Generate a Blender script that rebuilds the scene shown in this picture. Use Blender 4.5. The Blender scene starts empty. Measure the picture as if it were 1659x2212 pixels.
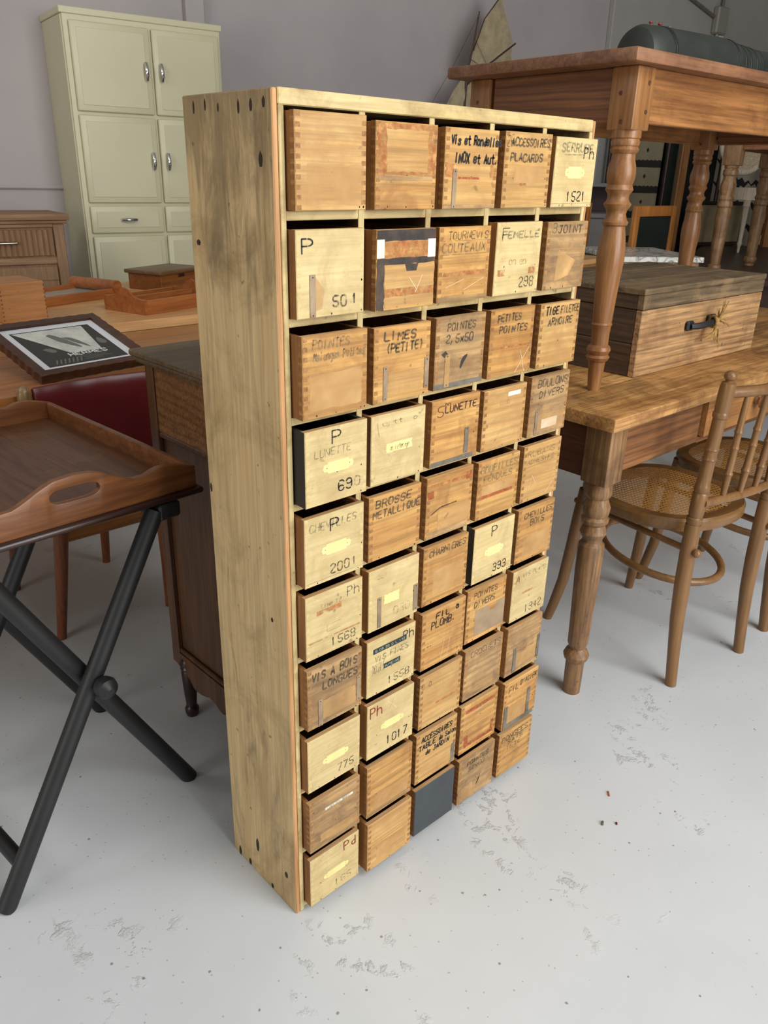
import bpy, bmesh, math, random
from mathutils import Matrix, Vector
R = random.Random(7)
C = bpy.context.scene.collection
PI = math.pi

# ------------------------------------------------------------------ camera, world, light, exposure
S = 1.34
cam_d = bpy.data.cameras.new('camera'); cam = bpy.data.objects.new('camera', cam_d); C.objects.link(cam)
F, YAW, PITCH, ROLL = 1691.98, -0.7496, 0.4069, 0.0238
cam_d.sensor_fit = 'HORIZONTAL'; cam_d.sensor_width = 36.0; cam_d.lens = 36.0 * F / 1659.0
cam_d.clip_start = 0.02; cam_d.clip_end = 100
sy, cy = math.sin(YAW), math.cos(YAW)
f0 = Vector((-sy, cy, 0)); r0 = Vector((cy, sy, 0)); u0 = Vector((0, 0, 1))
fw = math.cos(PITCH) * f0 - math.sin(PITCH) * u0; up = math.sin(PITCH) * f0 + math.cos(PITCH) * u0
rt = math.cos(ROLL) * r0 + math.sin(ROLL) * up; up2 = -math.sin(ROLL) * r0 + math.cos(ROLL) * up
M = Matrix((rt, up2, -fw)).transposed().to_4x4(); M.translation = Vector((-0.4434, -0.6325, 0.9319)) * S
cam.matrix_world = M
sc = bpy.context.scene
sc.camera = cam
sc.view_settings.view_transform = 'Standard'; sc.view_settings.look = 'None'
sc.view_settings.gamma = 1.0; sc.view_settings.use_curve_mapping = False
sc.view_settings.exposure = -0.12

world = bpy.data.worlds.new('World'); sc.world = world; world.use_nodes = True
bg = world.node_tree.nodes['Background']; bg.inputs[0].default_value = (0.96, 0.97, 1.0, 1); bg.inputs[1].default_value = 0.08

def area(name, loc, target, sx, sz, power, col=(1, 1, 1)):
    d = bpy.data.lights.new(name, 'AREA'); d.shape = 'RECTANGLE'; d.size = sx; d.size_y = sz; d.energy = power; d.color = col
    o = bpy.data.objects.new(name, d); C.objects.link(o); o.location = loc
    o.rotation_euler = (Vector(target) - Vector(loc)).to_track_quat('-Z', 'Y').to_euler()
    return o
area('skylight', (0.75, -2.1, 3.3), (0.7, 0.4, 0.4), 2.4, 1.6, 78, (0.97, 0.985, 1.0))
area('shop_window_light', (0.95, -3.9, 1.75), (0.6, 1.0, 0.4), 2.6, 2.1, 165, (1.0, 0.995, 0.985))
area('high_window_light', (-2.6, 1.9, 3.1), (0.3, 3.7, 1.8), 1.6, 1.0, 22, (0.97, 0.98, 1.0))
area('side_fill_light', (-4.2, -0.1, 1.35), (0.0, 0.3, 0.8), 1.6, 1.5, 42, (1.0, 0.97, 0.92))  # unseen fill lamp, added low at left to brighten the cabinet's side

# ------------------------------------------------------------------ helpers
def lin(c):
    return tuple(((v / 255.0) / 12.92 if v / 255.0 <= 0.04045 else ((v / 255.0 + 0.055) / 1.055) ** 2.4) for v in c) + (1.0,)

class NT:
    def __init__(s, name):
        s.m = bpy.data.materials.new(name); s.m.use_nodes = True; s.t = s.m.node_tree; s.b = s.t.nodes['Principled BSDF']
    def n(s, typ, **kw):
        x = s.t.nodes.new('ShaderNode' + typ)
        for k, v in kw.items(): setattr(x, k, v)
        return x
    def l(s, a, b): s.t.links.new(a, b)
    def ramp(s, fac, stops):
        r = s.n('ValToRGB'); e = r.color_ramp.elements
        while len(e) < len(stops): e.new(0.5)
        for el, (p, c) in zip(e, stops): el.position = p; el.color = c if len(c) == 4 else tuple(c) + (1,)
        s.l(fac, r.inputs[0]); return r.outputs[0]
    def mix(s, fac, a, b, mode='MIX'):
        x = s.n('Mix', data_type='RGBA', blend_type=mode)
        for sock, v in ((x.inputs[0], fac), (x.inputs[6], a), (x.inputs[7], b)):
            if hasattr(v, 'is_output'): s.l(v, sock)
            elif isinstance(v, (int, float)): sock.default_value = v
            else: sock.default_value = v
        return x.outputs[2]
    def math(s, op, a, b=None, c=None):
        x = s.n('Math', operation=op)
        for i, v in enumerate((a, b, c)):
            if v is None: continue
            if hasattr(v, 'is_output'): s.l(v, x.inputs[i])
            else: x.inputs[i].default_value = v
        return x.outputs[0]
    def noise(s, vec, scale, detail=4, rough=.55, dist=0):
        x = s.n('TexNoise'); s.l(vec, x.inputs['Vector'])
        x.inputs['Scale'].default_value = scale; x.inputs['Detail'].default_value = detail
        x.inputs['Roughness'].default_value = rough; x.inputs['Distortion'].default_value = dist
        return x.outputs['Fac']
    def coords(s, scale=(1, 1, 1), rnd=True):
        tc = s.n('TexCoord'); mp = s.n('Mapping'); mp.inputs['Scale'].default_value = scale
        if rnd:
            oi = s.n('ObjectInfo'); ad = s.n('VectorMath', operation='ADD'); mu = s.n('VectorMath', operation='SCALE')
            cmb = s.n('CombineXYZ')
            s.l(oi.outputs['Random'], cmb.inputs[0]); s.l(oi.outputs['Random'], cmb.inputs[1]); s.l(oi.outputs['Random'], cmb.inputs[2])
            s.l(cmb.outputs[0], mu.inputs[0]); mu.inputs['Scale'].default_value = 37.0
            s.l(tc.outputs['Object'], ad.inputs[0]); s.l(mu.outputs[0], ad.inputs[1]); s.l(ad.outputs[0], mp.inputs['Vector'])
        else: s.l(tc.outputs['Object'], mp.inputs['Vector'])
        return mp.outputs[0]

def wood(name, c1, c2, axis='x', rough=.55, wear=None, wear_amt=.5, fine=.35, k=1.0, vary=.12, bump=.15, spots=0.0, wear_scale=6.0, ring=0.0):
    t = NT(name)
    ls = {'x': (1.0, 9, 9), 'y': (9, 1.0, 9), 'z': (9, 9, 1.0)}[axis]
    fs = {'x': (5, 160, 160), 'y': (160, 5, 160), 'z': (160, 160, 5)}[axis]
    v = t.coords(tuple(a * k for a in ls)); n1 = t.noise(v, 2.2, 6, .6, 1.4)
    col = t.ramp(n1, [(.32, lin(c1)), (.68, lin(c2))])
    n2 = t.noise(t.coords(fs), 1.0, 3, .7)
    fg = t.ramp(n2, [(.35, (1 - fine,) * 3), (.62, (1.04,) * 3)])
    col = t.mix(1.0, col, fg, 'MULTIPLY')
    if ring:
        wv_ = t.n('TexWave', wave_type='BANDS', bands_direction={'x': 'Z', 'y': 'Z', 'z': 'X'}[axis]); rs = {'x': (.12, .5, 1), 'y': (.5, .12, 1), 'z': (1, .5, .12)}[axis]
        t.l(t.coords(rs), wv_.inputs['Vector']); wv_.inputs['Scale'].default_value = 17; wv_.inputs['Distortion'].default_value = 7; wv_.inputs['Detail'].default_value = 2.5; wv_.inputs['Detail Scale'].default_value = .55
        col = t.mix(1.0, col, t.ramp(wv_.outputs['Fac'], [(0.0, (1 - ring,) * 3), (.45, (1.0,) * 3), (1.0, (1.03,) * 3)]), 'MULTIPLY')
    if wear:
        n3 = t.noise(t.coords((1, 1, 1)), wear_scale, 8, .68, .6)
        m = t.ramp(n3, [(.62 - wear_amt * .35, (0, 0, 0)), (.78 - wear_amt * .2, (1, 1, 1))])
        col = t.mix(t.math('MULTIPLY', m, .8), col, lin(wear))
    if spots:
        n4 = t.noise(t.coords((1, 1, 1)), 55, 2, .5)
        m = t.ramp(n4, [(.70, (0, 0, 0)), (.76, (1, 1, 1))])
        col = t.mix(t.math('MULTIPLY', m, spots), col, lin((52, 36, 22)))
    if vary:
        oi = t.n('ObjectInfo'); hs = t.n('HueSaturation')
        t.l(t.math('MULTIPLY_ADD', oi.outputs['Random'], 2 * vary, 1 - vary), hs.inputs['Value']); t.l(col, hs.inputs['Color']); col = hs.outputs[0]
    t.l(col, t.b.inputs['Base Color']); t.b.inputs['Roughness'].default_value = rough
    if bump:
        b = t.n('Bump'); b.inputs['Strength'].default_value = bump; b.inputs['Distance'].default_value = .002
        t.l(n2, b.inputs['Height']); t.l(b.outputs[0], t.b.inputs['Normal'])
    return t.m

def plain(name, c, rough=.5, metal=0.0, var=0.0, vscale=8.0, c2=None, spec=None, bump=0):
    t = NT(name); t.b.inputs['Roughness'].default_value = rough; t.b.inputs['Metallic'].default_value = metal
    v = t.coords((1, 1, 1)); n = t.noise(v, vscale, 6, .6)
    c2 = c2 or tuple(max(0, int(x * (1 - var))) for x in c)
    t.l(t.ramp(n, [(.35, lin(c2)), (.62, lin(c))]), t.b.inputs['Base Color'])
    if spec is not None: t.b.inputs['Specular IOR Level'].default_value = spec
    if bump:
        b = t.n('Bump'); b.inputs['Strength'].default_value = bump; b.inputs['Distance'].default_value = .003
        t.l(n, b.inputs['Height']); t.l(b.outputs[0], t.b.inputs['Normal'])
    return t.m

class G:
    def __init__(s): s.bm = bmesh.new()
    def _fin(s, faces, mi, M, smooth=True):
        vs = set()
        for f in faces:
            f.material_index = mi; f.smooth = smooth
            for v in f.verts: vs.add(v)
        if M is not None: bmesh.ops.transform(s.bm, matrix=M, verts=list(vs))
    def box(s, x0, x1, y0, y1, z0, z1, bev=0.002, mi=0, M=None, seg=1):
        b2 = bmesh.new(); bmesh.ops.create_cube(b2, size=1)
        for v in b2.verts:
            v.co = Vector(((x0 + x1) / 2 + v.co.x * (x1 - x0), (y0 + y1) / 2 + v.co.y * (y1 - y0), (z0 + z1) / 2 + v.co.z * (z1 - z0)))
        if bev:
            bev = min(bev, .45 * min(x1 - x0, y1 - y0, z1 - z0))
            bmesh.ops.bevel(b2, geom=list(b2.edges), offset=bev, segments=seg, affect='EDGES', profile=.5)
        s.merge(b2, mi, M); return s
    def merge(s, b2, mi, M=None):
        mp = {}
        for v in b2.verts: mp[v] = s.bm.verts.new(M @ v.co if M is not None else v.co)
        for f in b2.faces:
            nf = s.bm.faces.new([mp[v] for v in f.verts]); nf.material_index = mi; nf.smooth = True
        b2.free()
    def poly(s, pts, mi=0, flip=False):
        vs = [s.bm.verts.new(p) for p in (pts[::-1] if flip else pts)]
        f = s.bm.faces.new(vs); f.material_index = mi; f.smooth = False; return f
    def lathe(s, prof, x=0, y=0, seg=28, mi=0, M=None, cap=True):
        rings = []; fs = []
        for z, r in prof:
            rings.append([s.bm.verts.new((x + r * math.cos(2 * PI * i / seg), y + r * math.sin(2 * PI * i / seg), z)) for i in range(seg)])
        up_ = prof[-1][0] > prof[0][0]
        for a, b in zip(rings, rings[1:]):
            for i in range(seg):
                q = [a[i], a[(i + 1) % seg], b[(i + 1) % seg], b[i]]
                fs.append(s.bm.faces.new(q if up_ else q[::-1]))
        if cap:
            fs.append(s.bm.faces.new(rings[0][::-1] if up_ else rings[0])); fs.append(s.bm.faces.new(rings[-1] if up_ else rings[-1][::-1]))
        s._fin(fs, mi, M); return s
    def tube(s, pts, rad, seg=12, mi=0, closed=False, M=None, up=(0, 0, 1), flat=1.0):
        pts = [Vector(p) for p in pts]; n = len(pts)
        rad = rad if isinstance(rad, (list, tuple)) else [rad] * n
        rings = []; fs = []; prev = None
        for i, p in enumerate(pts):
            a = pts[(i - 1) % n] if (closed or i > 0) else p; b = pts[(i + 1) % n] if (closed or i < n - 1) else p
            t = (b - a).normalized()
            if prev is None:
                u = Vector(up); u = (u - u.dot(t) * t)
                if u.length < 1e-4: u = Vector((1, 0, 0)) - t.x * t
                u.normalize()
            else:
                u = (prev - prev.dot(t) * t).normalized()
            prev = u; w = t.cross(u)
            rings.append([s.bm.verts.new(p + rad[i] * (math.cos(2 * PI * k / seg) * u * flat + math.sin(2 * PI * k / seg) * w)) for k in range(seg)])
        for i in range(n if closed else n - 1):
            a, b = rings[i], rings[(i + 1) % n]
            for k in range(seg): fs.append(s.bm.faces.new([a[k], a[(k + 1) % seg], b[(k + 1) % seg], b[k]]))
        if not closed:
            fs.append(s.bm.faces.new(rings[0][::-1])); fs.append(s.bm.faces.new(rings[-1]))
        s._fin(fs, mi, M); return s
    def ball(s, c, r, seg=16, mi=0, sz=1.0):
        n = 10; prof = [(c[2] + r * sz * math.sin(-PI / 2 + PI * i / n), max(1e-4, r * math.cos(-PI / 2 + PI * i / n))) for i in range(n + 1)]
        return s.lathe(prof, c[0], c[1], seg, mi)
    def prism(s, poly, plane, a0, a1, mi=0, M=None, hole=None):
        # poly is a list of (u, v); plane 'xz' extrudes along y, 'yz' along x, 'xy' along z
        def P(u, v, a): return {'xz': (u, a, v), 'yz': (a, u, v), 'xy': (u, v, a)}[plane]
        b2 = bmesh.new()
        loops = [poly] + ([hole] if hole else [])
        caps = []
        for a in (a0, a1):
            es = []
            for lp in loops:
                vs = [b2.verts.new(P(u, v, a)) for u, v in lp]
                es += [b2.edges.new((vs[i], vs[(i + 1) % len(vs)])) for i in range(len(vs))]
                caps.append(vs)
            if hole: bmesh.ops.triangle_fill(b2, use_beauty=True, use_dissolve=False, edges=es)
            else: b2.faces.new(caps[-1])
        nl = len(loops)
        for li in range(nl):
            A, B = caps[li], caps[li + nl]
            for i in range(len(A)): b2.faces.new([A[i], A[(i + 1) % len(A)], B[(i + 1) % len(A)], B[i]])
        bmesh.ops.recalc_face_normals(b2, faces=list(b2.faces))
        s.merge(b2, mi, M); return s
    def ribbon(s, pts, w, mp, mi=0):
        # flat painted stroke; mp maps (u, v) on the surface to a point
        pts = [Vector(p) for p in pts]
        L, Rr = [], []
        for i, p in enumerate(pts):
            a = pts[max(0, i - 1)]; b = pts[min(len(pts) - 1, i + 1)]
            t = (b - a); t = t.normalized() if t.length > 1e-9 else Vector((1, 0))
            nrm = Vector((-t.y, t.x)); ww = w * (1 + .18 * math.sin(i * 1.7 + p.x * 900))
            L.append(p + nrm * ww / 2); Rr.append(p - nrm * ww / 2)
        t0 = (pts[0] - pts[1]).normalized() if (pts[0] - pts[1]).length > 1e-9 else Vector((1, 0)); t1 = (pts[-1] - pts[-2])
        t1 = t1.normalized() if t1.length > 1e-9 else Vector((1, 0))
        loop = L + [pts[-1] + t1 * w * .45] + Rr[::-1] + [pts[0] + t0 * w * .45]
        vl = [s.bm.verts.new(mp(q.x, q.y)) for q in L]; vr = [s.bm.verts.new(mp(q.x, q.y)) for q in Rr]
        for i in range(len(pts) - 1):
            f = s.bm.faces.new([vl[i], vr[i], vr[i + 1], vl[i + 1]]); f.material_index = mi
        e = s.bm.verts.new(mp(*loop[len(L)])); f = s.bm.faces.new([vl[-1], vr[-1], e]); f.material_index = mi
        e = s.bm.verts.new(mp(*loop[-1])); f = s.bm.faces.new([vl[0], e, vr[0]]); f.material_index = mi

def setp(o, label=None, cat=None, group=None, kind=None):
    if label: o['label'] = label
    if cat: o['category'] = cat
    if group: o['group'] = group
    if kind: o['kind'] = kind
    return o

def build(name, g, mats, parent=None, label=None, cat=None, group=None, kind=None, loc=(0, 0, 0), rz=0, sharp=32):
    me = bpy.data.meshes.new(name); g.bm.to_mesh(me); g.bm.free()
    for m in (mats if isinstance(mats, (list, tuple)) else [mats]): me.materials.append(m)
    me.set_sharp_from_angle(angle=math.radians(sharp))
    o = bpy.data.objects.new(name, me); C.objects.link(o)
    o.location = loc; o.rotation_euler = (0, 0, rz)
    if parent is not None: o.parent = parent
    return setp(o, label, cat, group, kind)

def thing(name, label, cat, loc=(0, 0, 0), rz=0, group=None):
    o = bpy.data.objects.new(name, None); C.objects.link(o); o.empty_display_size = .1
    o.location = loc; o.rotation_euler = (0, 0, rz)
    return setp(o, label, cat, group)

def kids(o): return [c for c in bpy.data.objects if c.parent is o]
def copy_tree(o, parent=None):
    c = o.copy(); C.objects.link(c); c.parent = parent
    for ch in kids(o): copy_tree(ch, c)
    return c
def bx(name, dims, mat, parent, bev=.002, label=None):
    return build(name, G().box(*dims, bev=bev), mat, parent, label)

# ------------------------------------------------------------------ stroke lettering
GL = {'A': '00 26 40|12 32', 'B': '00 06|06 36 45 44 33 03|33 42 41 30 00', 'C': '45 36 16 05 01 10 30 41', 'D': '00 06|06 26 44 42 20 00',
 'E': '46 06 00 40|03 33', 'F': '00 06 46|03 33', 'G': '45 36 16 05 01 10 30 41 43 23', 'H': '06 00|46 40|03 43', 'I': '20 26', 'J': '36 31 20 10 01|16 46',
 'L': '06 00 40', 'M': '00 06 22 46 40', 'N': '00 06 40 46', 'O': '16 05 01 10 30 41 45 36 16', 'P': '00 06|06 36 45 44 33 03', 'Q': '16 05 01 10 30 41 45 36 16|22 40',
 'R': '00 06|06 36 45 44 33 03|23 40', 'S': '45 36 16 05 04 13 33 42 41 30 10 01', 'T': '06 46|26 20', 'U': '06 01 10 30 41 46', 'V': '06 20 46', 'X': '00 46|06 40', 'x': '00 44|04 40',
 'Y': '06 23 46|23 20', 'Z': '06 46 00 40', '0': '16 05 01 10 30 41 45 36 16', '1': '14 26 20', '2': '05 16 36 45 44 01 00 40', '3': '05 16 36 45 44 33 13|33 42 41 30 10 01',
 '4': '30 36 02 42', '5': '46 06 03 33 42 41 30 10 01', '6': '45 36 16 05 01 10 30 41 42 33 13 02', '7': '06 46 10', '8': '13 04 05 16 36 45 44 33 13 02 01 10 30 41 42 33',
 '9': '01 10 30 41 45 36 16 05 04 13 33 44', 'a': '43 23 12 11 20 30 41 44 14|41 40', 'd': '43 23 12 11 20 30 41|46 40', 'e': '12 42 43 34 14 03 01 10 30 41', 'h': '06 00|03 14 34 43 40',
 'i': '24 20|26 25', 'l': '26 20', 'n': '04 00|03 14 34 43 40', 'o': '14 03 01 10 30 41 43 34 14', 'r': '04 00|03 14 34', 's': '43 34 14 03 32 41 30 10 01', 't': '26 21 30 40|04 44',
 'u': '04 01 10 30 40|44 40', 'g': '43 34 14 03 01 10 30 44|44 4a 3b 1b', ',': '21 0a', '.': '20 21', '(': '36 24 22 30', ')': '16 24 22 10', "'": '26 24', '/': '00 46', 'm': '04 00|03 13 22 20|22 33 43 40', 'q': '43 34 14 03 01 10 30 44|44 4b'}
def _pt(q):
    y = {'a': -1.2, 'b': -2.0}.get(q[1]); return Vector((int(q[0]) / 4.0, (int(q[1]) if y is None else y) / 6.0))
def chaikin(p, it=2):
    for _ in range(it):
        if len(p) < 4: return p
        o = [p[0]]
        for a, b in zip(p, p[1:]): o += [a * .75 + b * .25, a * .25 + b * .75]
        p = o + [p[-1]]
    return p
def resample(p, n):
    d = [0]
    for a, b in zip(p, p[1:]): d.append(d[-1] + (b - a).length)
    out = []
    for i in range(n + 1):
        s = d[-1] * i / n; j = 0
        while j < len(d) - 2 and d[j + 1] < s: j += 1
        k = (s - d[j]) / max(1e-9, d[j + 1] - d[j]); out.append(p[j].lerp(p[j + 1], k))
    return out
def write(g, text, x, y, w, h, mp, pen, mi=0, tilt=0.0, slant=.12, stencil=False, jit=.04):
    """text inside a box whose lower left corner is (x, y)"""
    n = len(text); cell = w / n; rr = random.Random(text + str(x))
    for i, ch in enumerate(text):
        if ch == ' ' or ch not in GL: continue
        gw = cell * (.72 if not stencil else .68); oy = rr.uniform(-jit, jit) * h; sc_ = 1 + rr.uniform(-jit, jit)
        if ch in "Iil1'.,": gw *= .6
        for st in GL[ch].split('|'):
            p = [_pt(q) for q in st.split()]
            if ch not in 'ENMLFTVXAHZKY7' or len(p) > 5: p = chaikin(p) if ch not in 'NM' else p
            p = [Vector((x + i * cell + gw * q.x * sc_ + slant * h * q.y + rr.uniform(-jit, jit) * .15 * h, y + oy + h * q.y * sc_ + tilt * (i * cell + gw * q.x))) for q in p]
            if stencil:
                p = resample(p, 32)
                if len(st.split()) > 3: segs = [p[0:7], p[8:24], p[25:33]]
                else: segs = [p]
                for sgm in segs: g.ribbon(sgm, pen, mp, mi)
            else:
                g.ribbon(resample(p, max(2, 3 * (len(p) - 1)) if len(p) < 6 else 14), pen, mp, mi)

# ------------------------------------------------------------------ materials
m_cabpaint = wood('aged_cream_paint', (206, 173, 121), (218, 189, 139), 'z', .6, wear=(142, 116, 74), wear_amt=.38, fine=.22, vary=0, spots=.55, wear_scale=5, ring=0.07)
def grime(m):
    nt = m.node_tree; t = NT.__new__(NT); t.m, t.t, t.b = m, nt, nt.nodes['Principled BSDF']
    src = t.b.inputs['Base Color'].links[0].from_socket; tc = t.n('TexCoord'); sp = t.n('SeparateXYZ'); t.l(tc.outputs['Object'], sp.inputs[0])
    zt_ = t.ramp(sp.outputs[2], [(0.0, (.75,) * 3), (.06, (.25,) * 3), (.9, (.12,) * 3), (1.0, (.12,) * 3)])
    up_ = t.math('MULTIPLY', t.math('GREATER_THAN', sp.outputs[2], 1.02), t.math('MULTIPLY', t.math('SUBTRACT', sp.outputs[2], 1.02), 2.6))
    nz = t.noise(t.coords((26, 26, 5), False), 1.0, 8, .7, .8)
    mk = t.ramp(t.math('ADD', nz, t.math('MULTIPLY', t.math('ADD', t.math('MULTIPLY', zt_, .16), up_), .3)), [(.56, (0, 0, 0)), (.74, (1, 1, 1))])
    t.l(t.mix(t.math('MULTIPLY', mk, .55), src, lin((84, 66, 42))), t.b.inputs['Base Color'])
grime(m_cabpaint)
m_cabedge = wood('cream_front_edge', (210, 186, 128), (222, 202, 148), 'z', .6, wear=(150, 122, 74), wear_amt=.5, fine=.2, vary=.04, spots=.5, wear_scale=14)
m_cabedgeh = wood('cream_front_edge_flat', (204, 178, 118), (222, 200, 146), 'x', .6, wear=(156, 126, 78), wear_amt=.5, fine=.2, vary=.04, spots=.5, wear_scale=14)
m_bare = wood('bare_pine_edge', (196, 140, 88), (210, 160, 108), 'z', .6, vary=0)
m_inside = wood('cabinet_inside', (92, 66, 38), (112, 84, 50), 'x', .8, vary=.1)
m_darkgap = plain('dark_knot', (58, 40, 26), .8, var=.4)
m_dcream = wood('drawer_cream_paint', (202, 178, 122), (216, 193, 139), 'x', .55, wear=(178, 150, 100), wear_amt=.5, fine=.14, vary=.035, spots=.45, wear_scale=16)
m_dwood = wood('drawer_beech', (186, 130, 66), (214, 167, 96), 'x', .5, wear=(146, 98, 50), wear_amt=.42, fine=.34, vary=.07, spots=.5, wear_scale=14, ring=0.14)
m_dlight = wood('drawer_pale_beech', (197, 148, 84), (215, 175, 110), 'x', .5, wear=(172, 127, 74), wear_amt=.5, fine=.28, vary=.05, spots=.4, wear_scale=11, ring=0.08)
m_dgrey = wood('drawer_weathered', (174, 134, 84), (202, 164, 110), 'x', .6, wear=(116, 88, 62), wear_amt=.6, fine=.34, vary=.06, spots=.8, wear_scale=15, ring=0.18)
m_dslate = plain('slate_grey_paint', (62, 68, 72), .45, var=.1, vscale=20)
m_dside = wood('drawer_side', (138, 88, 44), (166, 114, 62), 'z', .6, wear=(104, 62, 32), wear_amt=.4, vary=.12, fine=.25)
m_dblack = plain('black_drawer_side', (40, 36, 32), .6, var=.2)
m_joint = wood('finger_joint_end_grain', (156, 106, 56), (184, 135, 76), 'y', .6, fine=.4, vary=.1)
m_jointc = wood('finger_joint_cream', (205, 180, 122), (218, 194, 138), 'y', .6, fine=.2, vary=.05)
m_rim = wood('worn_drawer_rim', (196, 150, 100), (216, 176, 126), 'x', .6, vary=.06)
m_ink = plain('black_marker', (30, 27, 26), .6, var=.2)
m_inkg = plain('faded_marker', (92, 80, 62), .7, var=.25, vscale=60)
m_inkf = plain('very_faded_marker', (158, 132, 92), .8, var=.15, vscale=60)
m_inkw = plain('washed_grey_marker', (150, 140, 108), .8, var=.1, vscale=60)
m_inkr = plain('red_stencil_paint', (150, 42, 28), .6, var=.2)
m_inkb = plain('brown_pencil', (84, 44, 26), .7, var=.2)
m_chalk = plain('chalk_scratch', (236, 214, 180), .9)
m_ghost = plain('pale_yellow_label_ghost', (240, 224, 150), .6, var=.05, vscale=30)
m_ghostw = plain('pale_wood_patch', (216, 172, 112), .6, c2=(208, 163, 104), vscale=14)
def worn(m, scale, lo, hi, det=7):
    t = NT.__new__(NT); t.m, t.t, t.b = m, m.node_tree, m.node_tree.nodes['Principled BSDF']
    a = t.ramp(t.noise(t.coords((1, 1, 1)), scale, det, .62, .3), [(lo, (0, 0, 0)), (hi, (1, 1, 1))])
    tr = t.n('BsdfTransparent'); mx = t.n('MixShader'); t.l(a, mx.inputs[0]); t.l(tr.outputs[0], mx.inputs[1]); t.l(t.b.outputs[0], mx.inputs[2])
    t.l(mx.outputs[0], [x for x in t.t.nodes if x.type == 'OUTPUT_MATERIAL'][0].inputs[0])
m_strip = plain('tarnished_metal_strip', (170, 146, 118), .5, .25, var=.2, vscale=30)
m_strip2 = plain('grey_metal_strip', (140, 132, 118), .45, .4, var=.25, vscale=30)
m_rust = plain('rust_brown_tape_residue', (168, 98, 48), .7, c2=(204, 148, 88), vscale=90)
m_rust2 = plain('red_brown_bar', (150, 72, 34), .7, c2=(182, 100, 52), vscale=50)
worn(m_ghostw, 11, .25, .75, 3); worn(m_rust, 60, .36, .6); worn(m_rust2, 70, .30, .55)
for q_ in (m_inkf, m_inkw, m_inkg): worn(q_, 150, .26 if q_ is m_inkg else .36, .6)
m_white = plain('white_paper', (232, 226, 206), .8, var=.05)
m_blackp = plain('worn_black_paint', (44, 38, 36), .6, c2=(84, 66, 52), vscale=40)
m_dymo = plain('dark_green_embossed_tape', (28, 46, 38), .35)
m_plastic = plain('grey_plastic_holder', (166, 140, 108), .35, var=.12, vscale=30)

# ------------------------------------------------------------------ setting
def floor_mat():
    t = NT('painted_concrete'); v = t.coords((1, 1, 1), False)
    base = t.ramp(t.noise(v, 1.6, 5, .6), [(.3, lin((198, 202, 204))), (.7, lin((210, 213, 215)))])
    big = t.noise(v, 3.2, 3, .6); grit = t.noise(v, 26, 6, .72, .4)
    patch = t.ramp(big, [(.585, (0, 0, 0)), (.64, (1, 1, 1))])
    flake = t.math('MULTIPLY', t.ramp(grit, [(.55, (0, 0, 0)), (.6, (1, 1, 1))]), patch)
    vo = t.n('TexVoronoi'); t.l(v, vo.inputs['Vector']); vo.inputs['Scale'].default_value = 34; vo.inputs['Randomness'].default_value = 1
    sepc = t.n('SeparateColor'); t.l(vo.outputs['Color'], sepc.inputs[0])
    wob = t.math('ADD', vo.outputs['Distance'], t.math('MULTIPLY', t.noise(v, 160, 3), .14))
    sp = t.math('MULTIPLY', t.math('LESS_THAN', wob, .155), t.math('GREATER_THAN', sepc.outputs[0], .80))
    vo2 = t.n('TexVoronoi'); t.l(v, vo2.inputs['Vector']); vo2.inputs['Scale'].default_value = 95
    sc2 = t.n('SeparateColor'); t.l(vo2.outputs['Color'], sc2.inputs[0])
    sp2 = t.math('MULTIPLY', t.math('LESS_THAN', vo2.outputs['Distance'], .16), t.math('GREATER_THAN', sc2.outputs[1], .88))
    col = t.mix(t.math('MULTIPLY', flake, .2), base, lin((150, 146, 138)))
    col = t.mix(t.math('MULTIPLY', sp, .62), col, lin((84, 78, 70)))
    col = t.mix(t.math('MULTIPLY', sp2, .45), col, lin((110, 104, 96)))
    stain = t.ramp(t.noise(v, 5, 4, .6), [(.70, (0, 0, 0)), (.76, (1, 1, 1))])
    col = t.mix(t.math('MULTIPLY', stain, .12), col, lin((170, 156, 120)))
    t.l(col, t.b.inputs['Base Color'])
    t.l(t.ramp(t.noise(v, 7, 4), [(.3, (.36,) * 3), (.7, (.5,) * 3)]), t.b.inputs['Roughness'])
    h = t.math('ADD', t.math('MULTIPLY', flake, t.noise(v, 90, 4, .7)), t.math('MULTIPLY', t.noise(v, 45, 4), .05))
    h = t.math('SUBTRACT', h, t.math('MULTIPLY', sp, .5))
    b = t.n('Bump'); b.inputs['Strength'].default_value = .6; b.inputs['Distance'].default_value = .006
    t.l(h, b.inputs['Height']); t.l(b.outputs[0], t.b.inputs['Normal'])
    return t.m
g = G(); g.box(-5, 10.5, -5.5, 5.5, -.1, 0, bev=0); build('floor', g, floor_mat(), kind='structure')
m_wall = plain('lilac_grey_wall', (184, 177, 177), .85, var=.05, vscale=1.2, bump=.08)
m_wall2 = plain('grey_wall_paint', (176, 173, 167), .85, var=.06, vscale=1.5)
m_ceil = plain('white_ceiling', (214, 212, 206), .9, var=.03)
AW = math.atan2(-.132, .991)                    # the back wall's direction in plan
def wl(s, off=0.0):                             # point s metres along the back wall, off metres out in front of it
    return (.919 + .991 * s - .132 * off, 3.80 - .132 * s - .991 * off)
g = G(); g.box(-7, 10, 0, .2, 0, 3.6, bev=0); build('wall_back', g, m_wall, kind='structure', loc=(.919, 3.80, 0), rz=AW)
g = G(); g.box(-4.7, -4.5, -5.5, 4.6, 0, 3.6, bev=0); build('wall_left', g, m_wall2, kind='structure')
g = G(); g.box(9.2, 9.4, -5.5, 3.2, 0, 3.6, bev=0); build('wall_right', g, m_wall2, kind='structure')
g = G(); g.box(-5, 10.5, -3.2, 5.5, 3.6, 3.7, bev=0); build('ceiling', g, m_ceil, kind='structure')
def on_wall(s, z=0): x, y = wl(s); return (x, y, z)
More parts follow.
